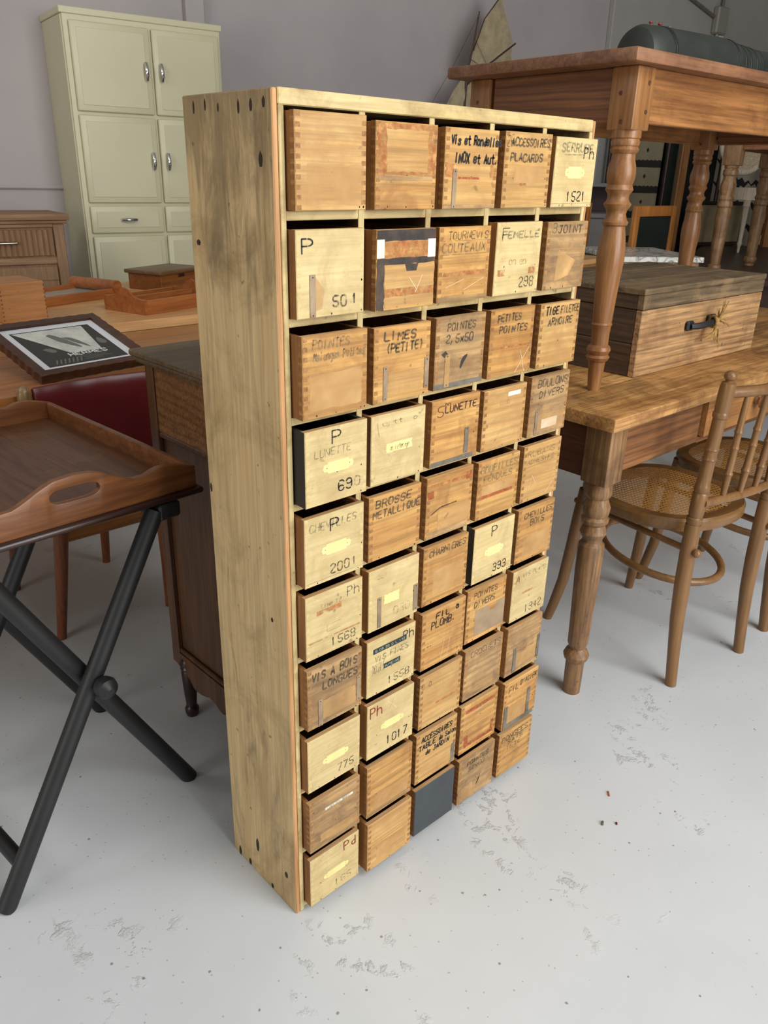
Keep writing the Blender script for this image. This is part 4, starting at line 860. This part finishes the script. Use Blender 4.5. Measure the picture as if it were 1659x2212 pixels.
# ------------------------------------------------------------------ tables on the left with what lies on them
bt = thing('brown_table', 'warm brown wooden table carrying the framed poster, behind the burgundy chair', 'table', (-.9, 1.095, 0))
g = G()
for k in range(4): g.box(0, 1.95, k * .1525, (k + 1) * .1525 - .0006, .712, .74, bev=.001)
build('tabletop', g, m_brown, bt)
for x in (.03, 1.87):
    for y in (.03, .54): build('leg', G().box(x, x + .05, y, y + .05, 0, .712, bev=.003), m_red, bt)
build('apron', G().box(.08, 1.87, .54, .56, .63, .712).box(.08, 1.87, .05, .07, .64, .712), m_red, bt)
wt = thing('beech_table', 'pale beech topped table at the left with wooden trays and boxes on it', 'table', (-.7, 1.722, 0))
g = G()
for k in range(8): g.box(0, 2.1, k * .121, (k + 1) * .121 - .0005, .737, .77, bev=.0012)
build('tabletop', g, m_beech, wt)
for x in (.05, 1.98):
    for y in (.05, .86): build('leg', G().box(x, x + .07, y, y + .07, 0, .737, bev=.003), m_beechl, wt)
build('apron', G().box(.12, 1.98, .06, .085, .65, .737).box(.12, 1.98, .89, .915, .65, .737), m_beechl, wt)

fr = thing('framed_poster', 'black and white poster in a carved dark wooden frame, tilted on the brown table', 'picture frame', (.088, 1.17, .7425)); fr.rotation_euler = (math.radians(16.5), 0, .14)
FW, FH = .334, .30
def scal(a, b, inner):
    n = 22
    return [(a[0] + (b[0] - a[0]) * i / n, a[1] + (b[1] - a[1]) * i / n) for i in range(n)]
def wav(a, b, n=36, amp=.0022):
    d = Vector((b[0] - a[0], b[1] - a[1])); nr = Vector((d.y, -d.x)).normalized(); o = []
    for i in range(n):
        q = Vector(a) + d * i / n + nr * amp * (1 if i % 4 < 2 else 0); o.append((q.x, q.y))
    return o
fo = wav((0, 0), (FW, 0)) + wav((FW, 0), (FW, FH)) + wav((FW, FH), (0, FH)) + wav((0, FH), (0, 0)); B_ = .025
hi = [(B_, B_), (FW - B_, B_), (FW - B_, FH - B_), (B_, FH - B_)]
build('frame_moulding', G().prism(fo, 'xy', 0.0, .022, hole=hi), m_frame, fr)
build('backing_board', G().box(.004, FW - .004, .004, FH - .004, .001, .008, bev=0), m_dark, fr)
build('white_mount', G().box(B_ - .003, FW - B_ + .003, B_ - .003, FH - B_ + .003, .0085, .014, bev=0), plain('white_mount_card', (226, 228, 232), .5), fr)
px0, px1, py0, py1 = .05, FW - .05, .046, FH - .048; zt = .0143
m_pd = plain('poster_dark_grey', (58, 58, 54), .5); m_pl = plain('poster_pale_paper', (222, 220, 210), .5, c2=(188, 188, 180), vscale=22); m_pm = plain('poster_mid_grey', (112, 112, 106), .5); m_pw = plain('poster_white', (232, 232, 228), .5)
pw, ph = px1 - px0, py1 - py0; PP = lambda u, v, d=0: (px0 + u * pw, py0 + v * ph, zt + d)
po = build('poster_print', G().box(px0, px1, py0, py1, .0141, .0143, bev=0), m_pd, fr)
g = G(); g.poly([PP(.02, .98, .0001), PP(.4, .29, .0001), PP(.8, .27, .0001), PP(.9, .98, .0001)], 0, False); build('pale_sheet', g, m_pl, po)
g = G()
for pts in ([(.36, .82), (.42, .86), (.5, .72), (.62, .42), (.6, .38), (.5, .5), (.42, .62)], [(.5, .72), (.62, .7), (.72, .38), (.7, .37), (.58, .56)], [(.86, .5), (.9, .62), (.97, .5), (.95, .4), (.86, .42)], [(.14, .46), (.22, .5), (.3, .38), (.22, .33)]):
    q = chaikin([Vector(a) for a in pts] + [Vector(pts[0])], 2)[:-1]; ar = sum(q[i].x * q[(i + 1) % len(q)].y - q[(i + 1) % len(q)].x * q[i].y for i in range(len(q)))
    f = g.poly([PP(a.x, a.y, .0002) for a in q], 0, ar < 0)
build('grey_shape', g, m_pm, po)
g = G(); mpz = lambda u, v: (u, v, zt + .0004)
write(g, 'HERMES', px0 + .36 * pw, py0 + .2 * ph, .5 * pw, .075 * ph, mpz, .0036, slant=0, jit=0); build('poster_lettering', g, m_pw, po, 'bold white poster lettering')
g = G()
for k, (a, b) in enumerate(((.42, .8), (.48, .76), (.5, .84), (.46, .7))): g.poly([PP(a, .155 - .03 * k, .0002), PP(b, .155 - .03 * k, .0002), PP(b, .165 - .03 * k, .0002), PP(a, .165 - .03 * k, .0002)])
for k in range(7): g.poly([PP(.1 + .05 * k, .04, .0002), PP(.12 + .05 * k, .04, .0002), PP(.17 + .05 * k, .15, .0002), PP(.15 + .05 * k, .15, .0002)])
build('small_print', g, m_pm, po)
build('easel_strut', G().box(FW / 2 - .02, FW / 2 + .02, FH * .88, FH * .9 + .006, -.076, .001, bev=.001), m_dark, fr)

wbx = thing('wooden_box', 'plain light oak box standing behind the framed poster', 'box', (.25, 1.905, .77), .06)
build('box_body', G().box(0, .147, 0, .19, 0, .128, bev=.002), m_box, wbx)
g = G()
for k in range(9): g.box(.0005, .004, -.0004, .002, .008 + k * .013, .0145 + k * .013, bev=0); g.box(.143, .1465, -.0004, .002, .008 + k * .013, .0145 + k * .013, bev=0)
build('finger_joint', g, m_small, wbx)
gt = thing('glass_tray', 'orange wooden tray with glass bottom and a scrolled end, behind the oak box', 'tray', (.30, 2.10, .77), .34)
build('tray_frame', G().box(0, .56, 0, .02, 0, .034, bev=.002).box(0, .56, .22, .24, 0, .034, bev=.002).box(0, .02, .02, .22, 0, .034, bev=.002).box(.54, .56, .02, .22, 0, .034, bev=.002), m_organ, gt)
build('glass_panel', G().box(.018, .542, .018, .222, .012, .017, bev=0), plain('grey_glass', (172, 184, 176), .08, spec=.8), gt)
build('scroll_handle', G().tube([(.548, -.004, .04), (.548, .12, .04), (.548, .244, .04)], .024, 20), m_organ, gt)
le = thing('letter_tray', 'reddish brown divided tray with humped ends on the pale beech table', 'tray', (.696, 1.802, .77), .262)
hp = [(0, 0), (0, .052), (.03, .053), (.06, .06), (.08, .078), (.1075, .088), (.135, .078), (.155, .06), (.185, .053), (.215, .052), (.215, 0)]
for x in (0, .33): build('end_board', G().prism(hp, 'yz', x, x + .01), m_organ, le)
for y in (0, .205): build('side_board', G().box(.01, .33, y, y + .01, 0, .05, bev=.001), m_organ, le)
build('divider', G().box(.01, .33, .1, .108, .006, .054, bev=.001), m_organ, le); build('tray_bottom', G().box(.01, .33, .01, .205, 0, .006, bev=0), m_organ, le)
sb = thing('lidded_box', 'small brown lidded wooden box behind the humped letter tray', 'box', (1.03, 2.315, .77), .38)
build('box_body', G().box(0, .27, 0, .18, 0, .066, bev=.002), m_small, sb); build('lid', G().box(-.012, .282, -.012, .192, .066, .082, bev=.005, seg=2), wood('box_lid_top', (98, 70, 44), (120, 90, 60), 'x', .4), sb)
build('clasp', G().box(.11, .15, -.005, -.0005, .05, .062, bev=.002), m_traydk, sb)
yb = thing('yellow_book', 'flat yellow covered book peeking out behind the far tray handle', 'book', (-.16, 1.11, .74), .05)
build('cover', G().box(0, .1, 0, .15, 0, .012, bev=.001), plain('yellow_cover', (222, 178, 40), .5), yb)

# ------------------------------------------------------------------ cream kitchen cabinet
kc = thing('kitchen_cabinet', 'tall pale cream kitchen cabinet with chrome handles against the grey wall', 'cabinet', (1.188, 3.401, 0), AW)
KW, KD, KH = .815, .362, 1.95
build('carcass', G().box(0, KW, .012, KD, .06, KH - .03, bev=.003).box(.02, KW - .02, .03, KD - .02, 0, .06, bev=0), m_cream, kc)
build('cornice', G().box(-.006, KW + .006, -.004, KD, KH - .03, KH, bev=.003), m_cream, kc); build('face_frame', G().box(.006, KW - .006, 0, .0125, .06, KH - .03, bev=.002), m_cream, kc)
def panel(x0, x1, z0, z1, kind, hx_=None):
    g = G(); g.box(x0, x1, -.018, -.0005, z0, z1, bev=.007, seg=3)
    g.box(x0 + .028, x1 - .028, -.0205, -.017, z0 + .028, z1 - .028, bev=.002)
    d = build(kind, g, m_cream, kc)
    zc = (z0 + z1) / 2
    if hx_ is not None:
        g = G()
        g.tube([(hx_, -.018, zc - .038), (hx_, -.034, zc - .036), (hx_, -.042, zc - .018), (hx_, -.044, zc), (hx_, -.042, zc + .018), (hx_, -.034, zc + .036), (hx_, -.018, zc + .038)], [.008, .0085, .0095, .01, .0095, .0085, .008], 14)
        build('handle', g, m_chrome, d, 'curved chrome handle')
    elif kind == 'cabinet_drawer':
        xc = (x0 + x1) / 2; g = G(); g.tube([(xc - .038, -.018, zc), (xc - .036, -.034, zc), (xc - .018, -.042, zc), (xc, -.044, zc), (xc + .018, -.042, zc), (xc + .036, -.034, zc), (xc + .038, -.018, zc)], [.008, .0085, .0095, .01, .0095, .0085, .008], 14); build('handle', g, m_chrome, d, 'curved chrome handle')
for x0, x1, hxx in ((.03, .418, .385), (.432, .792, .465)):
    panel(x0, x1, 1.505, 1.895, 'cabinet_door', hxx); panel(x0, x1, 1.08, 1.49, 'cabinet_door', hxx); panel(x0, x1, .93, 1.065, 'cabinet_drawer'); panel(x0, x1, .1, .915, 'cabinet_door')

# limed chest at the far left
bf = thing('reeded_chest', 'limed brown wooden chest with a reeded drawer, left of the cream kitchen cabinet', 'chest', (.955, 3.10, 0), AW)
BW, BD, BH = .95, .36, 1.045
build('chest_top', G().box(-BW - .01, .025, -.025, BD, BH - .028, BH, bev=.005, seg=2).box(-BW, .015, -.014, BD, BH - .044, BH - .028, bev=.006, seg=2), m_buff, bf)
build('body', G().box(-BW, 0, .012, BD - .01, .08, BH - .044, bev=.002), m_buffz, bf)
for x in (-BW, -.05): build('corner_post', G().box(x, x + .05, -.004, .035, 0, BH - .044, bev=.004), m_buffz, bf)
wv = [(.006 * i, (.004, 0, -.005, 0)[i % 4]) for i in range(0, 139)]
g = G(); g.prism([(-BW + .062 + a, -.004 + b) for a, b in wv] + [(-BW + .062 + wv[-1][0], .012), (-BW + .062, .012)], 'xy', BH - .185, BH - .07)
d_ = build('chest_drawer', g, m_buffz, bf, 'vertically reeded drawer front')
build('drawer_handle', G().tube([(-.36, -.01, BH - .125), (-.355, -.03, BH - .125), (-.29, -.036, BH - .125), (-.225, -.03, BH - .125), (-.22, -.01, BH - .125)], .007, 12), plain('nickel', (170, 160, 146), .2, 1.0), d_)
build('rail', G().box(-BW + .05, -.05, -.002, .013, BH - .225, BH - .195, bev=.003).box(-BW + .05, -.05, -.002, .013, BH - .06, BH - .044, bev=.002), m_buff, bf)
dd = build('chest_door', G().box(-.48, -.055, -.001, .0125, .14, BH - .235, bev=.002), m_buff, bf)
build('door_frame', G().box(-.48, -.055, -.014, -.001, BH - .30, BH - .235, bev=.003).box(-.105, -.055, -.014, -.001, .14, BH - .30, bev=.003), m_buffz, dd)
build('corner_bracket', G().prism([(-.105, BH - .30), (-.19, BH - .30), (-.17, BH - .315), (-.12, BH - .36), (-.105, BH - .39)], 'xz', -.012, -.001), m_buffz, dd)

# ------------------------------------------------------------------ model sailing boat by the wall
bo = thing('model_sailboat', 'large model sailing boat with yellowed gaff sails in front of the grey wall', 'model boat', (3.724, 3.118, 0), AW)
def sail(name, pts, y=0.0):
    g = G(); g.prism(pts, 'xz', y - .001, y + .001)
    bmesh.ops.triangulate(g.bm, faces=[f for f in g.bm.faces if len(f.verts) > 4]); bmesh.ops.subdivide_edges(g.bm, edges=list(g.bm.edges), cuts=2, use_grid_fill=True)
    for v in g.bm.verts: v.co.y += .006 * math.sin(v.co.x * 22 + v.co.z * 9) + .003 * math.sin(v.co.z * 60 - v.co.x * 30)
    return build(name, g, m_sail, bo)
sail('upper_sail', [(.03, 1.905), (.06, 2.01), (.139, 2.186), (.27, 2.33), (.288, 2.31), (.295, 2.172), (.287, 2.092), (.34, 2.082), (.41, 2.076), (.151, 1.91)])
sail('lower_sail', [(.408, 2.05), (.418, 1.958), (.40, 1.66), (.03, 1.62), (.026, 1.8), (.151, 1.895)], .006)
sail('jib', [(-.005, 1.84), (-.038, 1.82), (-.16, 1.66), (-.26, 1.5), (.0, 1.5), (.012, 1.7)], -.004)
g = G(); g.tube([(0, 0, 1.3), (.01, 0, 1.694), (.03, 0, 1.905), (.052, 0, 1.994), (.096, 0, 2.223)], [.010, .009, .007, .006, .004], 10); build('mast', g, m_spar, bo)
build('gaff', G().tube([(.06, -.004, 2.0), (.139, -.004, 2.186), (.275, -.004, 2.335)], .0038, 8), m_spar, bo); build('boom', G().tube([(.425, -.004, 2.075), (.151, -.004, 1.905), (.02, -.004, 1.80)], .006, 8), m_spar, bo)
build('rigging', G().tube([(.09, 0, 2.2), (-.1, 0, 1.9), (-.5, 0, 1.35)], .0012, 5).tube([(.065, -.008, 2.07), (.11, -.012, 2.01), (.18, -.01, 1.93)], .0012, 5).tube([(.04, -.008, 1.95), (.14, -.01, 1.915)], .0012, 5), m_spar, bo)
hl = G(); sec = []
for i in range(13):
    u = -1 + 2 * i / 12; wd = .11 * (1 - abs(u) ** 2.4) + .003; dp = .16 * (1 - abs(u) ** 2.2) + .01
    sec.append([hl.bm.verts.new((.08 + u * .62, wd * math.sin(a), 1.34 - dp * math.cos(a) * (1 if math.cos(a) > 0 else 0) + .02 * u * u)) for a in [PI * (k / 8) - PI / 2 for k in range(9)]])
for a, b in zip(sec, sec[1:]):
    for k in range(8): hl.bm.faces.new([a[k], b[k], b[k + 1], a[k + 1]]).smooth = True
    hl.bm.faces.new([a[8], b[8], b[0], a[0]])
hl.bm.faces.new(sec[0]); hl.bm.faces.new(sec[-1][::-1]); build('hull', hl, m_spar, bo)
build('display_stand', G().box(-.18, .34, -.1, .1, .95, .98).box(-.12, -.1, -.06, .06, .98, 1.24).box(.26, .28, -.06, .06, .98, 1.24).box(-.17, -.13, -.09, -.05, 0, .95).box(-.17, -.13, .05, .09, 0, .95).box(.29, .33, -.09, -.05, 0, .95).box(.29, .33, .05, .09, 0, .95), m_dark, bo)

# ------------------------------------------------------------------ background on the right
def rug_mat(name, ca, cb, kind):
    t = NT(name); tc = t.n('TexCoord'); sp = t.n('SeparateXYZ'); t.l(tc.outputs['Object'], sp.inputs[0]); X, Zz = sp.outputs[0], sp.outputs[2]
    if kind == 'kilim':
        band = t.math('FRACT', t.math('MULTIPLY', Zz, 5.2)); saw = t.math('MULTIPLY', t.math('PINGPONG', t.math('MULTIPLY', X, 1.0), .016), 2.2)
        m = t.math('LESS_THAN', t.math('ADD', band, saw), .3)
        cx_ = t.math('ABSOLUTE', t.math('SUBTRACT', t.math('FRACT', t.math('MULTIPLY', X, 6.0)), .5)); cz_ = t.math('ABSOLUTE', t.math('SUBTRACT', band, .66))
        m = t.math('MAXIMUM', m, t.math('LESS_THAN', t.math('ADD', t.math('MULTIPLY', cx_, 1.4), cz_), .1))
    elif kind == 'diamond':
        band = t.math('PINGPONG', t.math('MULTIPLY', Zz, 1.0), .045); m = t.math('GREATER_THAN', t.math('ADD', t.math('PINGPONG', X, .11), t.math('MULTIPLY', band, .6)), .034)
    else:
        a = t.math('PINGPONG', t.math('ADD', Zz, t.math('MULTIPLY', t.math('PINGPONG', X, .03), 1.0)), .09); b_ = t.math('PINGPONG', X, .16)
        m = t.math('LESS_THAN', t.math('ADD', a, t.math('MULTIPLY', b_, .35)), .06)
    t.l(t.mix(m, lin(ca), lin(cb)), t.b.inputs['Base Color']); t.b.inputs['Roughness'].default_value = .95; return t.m
def hang(name, label, x, y, ang, w, h, mat, dz=0.0):
    g = G(); n = 18; R1 = []
    for i in range(n + 1):
        u = i / n; yy = .02 * math.sin(u * 9 + x)
        R1.append([g.bm.verts.new((u * w, yy + .05 * (1 - v), v * h)) for v in (0, .25, .5, .75, 1)])
    for a, b in zip(R1, R1[1:]):
        for k in range(4): g.bm.faces.new([a[k], b[k], b[k + 1], a[k + 1]]).smooth = True
    t = thing(name, label, 'rug', (x, y, dz), ang); o = build('rug_cloth', g, mat, t); s = o.modifiers.new('thick', 'SOLIDIFY'); s.thickness = .012
    build('hanging_pole', G().tube([(-.05, .0, h + .012), (w + .05, .0, h + .012)], .016, 10).tube([(-.04, 0, 0), (-.04, 0, h + .012)], .016, 10).tube([(w + .04, 0, 0), (w + .04, 0, h + .012)], .016, 10), m_dark, t)
    return t
hang('kilim_rug', 'cream kilim rug with dark sawtooth bands, hanging left of the mahogany post', 5.47, 3.03, -.97, .37, 2.0, rug_mat('cream_kilim', (140, 130, 104), (40, 38, 34), 'kilim'))
hang('dark_rug', 'dark rug with a column of pale diamonds, hanging right of the mahogany post', 5.78, 2.93, -1.05, .55, 2.0, rug_mat('dark_diamond_rug', (150, 142, 124), (30, 29, 28), 'diamond'))
hang('patterned_rug', 'bold black and white rug hanging behind the white-washed chair', 6.15, 3.0, -.75, 1.5, 2.0, rug_mat('black_white_rug', (146, 136, 118), (28, 26, 26), 'bold'))
mp_ = thing('mahogany_frame', 'reddish mahogany bed frame post standing between the hanging rugs', 'frame', (5.66, 2.55, 0), -.5)
build('post', G().box(0, .07, 0, .05, 0, 2.1, bev=.006), m_pinez, mp_); build('top_rail', G().box(.07, .9, .01, .04, 1.62, 1.75, bev=.006), m_pinez, mp_)
build('post', G().box(.9, .97, 0, .05, 0, 2.1, bev=.006), m_pinez, mp_)
gp_ = thing('green_panel', 'dark green upright panel beside the cream kilim rug', 'panel', (5.74, 2.73, 0), -.55)
build('board', G().box(0, .1, 0, .03, 0, 2.1, bev=.003), plain('dark_green_paint', (44, 56, 50), .6, var=.2), gp_); build('board_edge', G().box(.1, .13, -.004, .034, 0, 2.1, bev=.003), plain('pale_green_edge', (96, 104, 94), .6), gp_)
# dark table with the stacked table and the white chair
dk = thing('dark_table', 'long dark wooden table under the stacked turned leg table in the far right', 'table', (3.62, 1.12, 0), .4)
build('tabletop', G().box(.12, 2.7, -1.02, .27, .742, .777, bev=.004), m_dark, dk); build('apron', G().box(.2, 2.6, -.95, -.92, .62, .742).box(.2, .23, -.92, .2, .62, .742).box(.23, 2.6, .18, .2, .62, .742), m_dark, dk)
for x in (.16, 2.57):
    for y in (-.98, .17): build('leg', G().box(x, x + .07, y, y + .07, 0, .742, bev=.004), m_dark, dk)
PB = [(.56, .05), (.545, .05), (.54, .045), (.53, .054), (.51, .054), (.503, .046), (.49, .046), (.46, .056), (.44, .057), (.41, .048), (.40, .056), (.39, .058), (.38, .05), (.37, .054), (.355, .056), (.345, .048), (.34, .05), (.3, .053), (.15, .047), (.06, .041), (.055, .04), (.05, .05), (.035, .056), (.02, .05), (.012, .04), (0, .04)]
PB = [(z, r * .72) for z, r in PB]
stt = thing('stacked_table', 'brown table with thick turned legs stacked on the dark table at far right', 'table', (3.83, 1.262, .777), .163)
for x in (0, .72):
    for y in (0, -.75): turned_leg(PB, x, y, .555, .76, .044, stt, m_farmz, pegs=False)
build('apron', G().box(.044, .676, -.012, .012, .63, .76).box(.044, .676, -.762, -.738, .63, .76).box(-.012, .012, -.706, -.044, .63, .76).box(.708, .732, -.706, -.044, .63, .76), m_farma, stt); build('tabletop', G().box(-.1, .82, -.85, .1, .76, .79, bev=.004), m_farma, stt)
wc = thing('cane_back_chair', 'white-washed chair with an oval cane back, standing on the dark far table', 'chair', (5.655, 1.915, .777), -.55)
build('seat', G().prism(superel(.22, .21, 36, 2.6), 'xy', .36, .44), m_white_wash, wc)
for x, y in ((-.17, -.17), (.17, -.17), (-.16, .17), (.16, .17)): build('leg', G().lathe([(.36, .026), (.33, .024), (.32, .028), (.31, .022), (.08, .013), (.07, .018), (.055, .018), (.045, .012), (0, .009)], x, y, 14), m_white_wash, wc)
ov = [(.2 * math.cos(a), .78 + .235 * math.sin(a)) for a in [2 * PI * i / 40 for i in range(40)]]
build('back_frame', G().tube([(a, .2 + (b - .5) * .12, b) for a, b in ov], .023, 12, closed=True).tube([(-.17, .17, .42), (-.17, .19, .55), (-.17, .2, .65)], .022, 10).tube([(.17, .17, .42), (.17, .19, .55), (.17, .2, .65)], .022, 10), m_white_wash, wc)
g = G(); g.poly([(a * .94, .2 + (.78 + (b - .78) * .94 - .5) * .12, .78 + (b - .78) * .94) for a, b in ov]); build('cane_back', g, plain('pale_cane_weave', (200, 180, 146), .6, var=.3, vscale=160), wc, 'woven cane panel')
sk = thing('cream_suitcase', 'cream vintage suitcase standing on the dark table behind the white-washed chair', 'suitcase', (5.86, 2.28, .777), -.3)
build('case_body', G().box(-.2, .3, 0, .16, 0, .33, bev=.03, seg=3), plain('cream_suitcase_cloth', (150, 134, 100), .7, var=.1), sk)
build('case_edge', G().box(-.205, .305, -.004, .012, .0, .03, bev=.004).box(-.205, .305, -.004, .012, .305, .334, bev=.004).box(-.205, -.18, -.004, .012, .03, .305, bev=.004).box(.28, .305, -.004, .012, .03, .305, bev=.004), m_dark, sk); build('latch', G().box(.03, .07, -.01, 0, .2, .24, bev=.002), m_strip2, sk)
# marble topped cabinet, dining chairs
mt_ = thing('marble_cabinet', 'low wooden cabinet with a veined white marble top, behind the wooden chest', 'cabinet', (3.266, 1.046, 0), math.radians(55))
build('marble_top', G().box(0, .57, 0, .42, .885, .91, bev=.002), marble_mat(), mt_); build('body', G().box(.015, .555, .015, .405, .06, .885, bev=.002), m_farmz, mt_)
def dchair(label, x, y, rz):
    t = thing('dining_chair', label, 'chair', (x, y, 0), rz, 'honey wood chairs in the background')
    for s in (-1, 1):
        build('back_post', G().box(s * .175 - .02, s * .175 + .02, -.015, .02, 0, 1.118, bev=.006, seg=2), m_orangew, t); build('front_leg', G().box(s * .17 - .02, s * .17 + .02, .34, .38, 0, .44, bev=.004), m_orangew, t)
    build('top_rail', G().box(-.155, .155, -.014, .019, 1.06, 1.118, bev=.006, seg=2), m_orangew, t); build('back_panel', G().box(-.155, .155, -.008, .012, .6, 1.06, bev=.004), m_greenl, t, 'black green leatherette back panel')
    build('seat', G().box(-.19, .19, .02, .4, .44, .5, bev=.015, seg=2), m_greenl, t); return t
dchair('honey wood chair with a black-green padded back, behind the marble topped cabinet', 3.80, 1.65, -.08)
dchair('honey wood chair mostly hidden behind the black-green backed chair', 3.62, 2.12, -.12)
# grey sideboard with vases, stool
gs = thing('grey_sideboard', 'grey painted dresser with white vases, seen between drawer cabinet and turned leg', 'dresser', (4.10, 2.92, 0), -.9)
build('base', G().box(0, .75, 0, .45, 0, 1.0, bev=.004), m_greyw, gs); build('dresser_top', G().box(-.02, .77, -.02, .46, 1.0, 1.03, bev=.004), m_greyw, gs)
build('upright', G().box(0, .03, .43, .45, 1.03, 1.32, bev=.002).box(.72, .75, .43, .45, 1.03, 1.32, bev=.002), m_greyw, gs); build('shelf', G().box(-.02, .77, .2, .46, 1.2, 1.225, bev=.003), m_greyw, gs); build('back_board', G().box(.03, .72, .435, .45, 1.03, 1.2, bev=0), m_maroon, gs)
def on_gs(x, y, z):
    a = -.9; return (4.10 + x * math.cos(a) - y * math.sin(a), 2.92 + x * math.sin(a) + y * math.cos(a), z)
VP = [(0, .03), (.004, .036), (.03, .034), (.07, .025), (.1, .026), (.13, .033), (.134, .033), (.13, .029)]
v1 = build('white_vase', G().lathe(VP, 0, 0, 24), m_vase, None, 'waisted white vase on the grey dresser, right one', 'vase', 'white vases', loc=on_gs(.43, .12, 1.03))
v2 = v1.copy(); C.objects.link(v2); v2.location = on_gs(.34, .1, 1.03); v2['label'] = 'waisted white vase on the grey dresser, left one partly hidden'
cd_ = thing('picture_card', 'small white card with a faded red figure, propped on the grey dresser', 'card', on_gs(.44, .405, 1.03), -.9)
build('card', G().box(-.05, .05, 0, .004, 0, .16, bev=0), m_white, cd_); build('red_print', G().prism([(-.02, .03), (.02, .03), (.025, .09), (.01, .13), (-.012, .13), (-.024, .09)], 'xz', -.0006, -.0001), m_rust2, cd_)
sl = thing('light_stool', 'light wood stool top behind the chest, left of the turned leg', 'stool', (2.62, 1.36, 0), .1)
build('seat', G().box(0, .36, 0, .34, .872, .897, bev=.003), m_beech, sl)
for x in (.02, .3):
    for y in (.02, .28): build('leg', G().box(x, x + .04, y, y + .04, 0, .872, bev=.003), m_beechl, sl)
build('apron', G().box(.06, .3, .025, .04, .80, .872).box(.06, .3, .3, .315, .80, .872), m_beechl, sl)
ac = thing('armchair', 'dark armchair with orange wooden arm, in the shadow before the grey dresser', 'armchair', (3.05, 1.82, 0), .45)
build('arm', G().tube([(0, 0, .96), (.2, 0, .965), (.42, 0, .95)], .02, 12, flat=.6), m_orangew, ac); build('frame', G().box(.0, .04, -.02, .02, 0, .95).box(.4, .44, -.02, .02, 0, .95).box(0, .04, .5, .54, 0, 1.0).box(.4, .44, .5, .54, 0, .95), m_dark, ac); build('seat', G().box(0, .46, 0, .54, .5, .6, bev=.02, seg=2), m_greenl, ac)

# ------------------------------------------------------------------ crumbs on the floor
def crumb(name, label, cat, x, y, rz, dims, mat):
    g = G(); g.box(-dims[0] / 2, dims[0] / 2, -dims[1] / 2, dims[1] / 2, 0, dims[2], bev=min(dims) * .4, seg=2); return build(name, g, mat, None, label, cat, loc=(x, y, 0), rz=rz)
crumb('wood_splinter', 'tiny orange wood splinter lying alone on the pale floor, lower right', 'splinter', .70, -.208, .75, (.016, .004, .003), m_rust2)
crumb('red_bead', 'tiny dark red oval bead on the pale floor, below the orange splinter', 'bead', .637, -.268, .7, (.007, .004, .003), plain('dark_red_bead', (96, 30, 40), .4))
crumb('grey_chip', 'small grey chip on the pale floor, left of the dark red bead', 'chip', .615, -.248, .5, (.012, .005, .004), m_strip2)
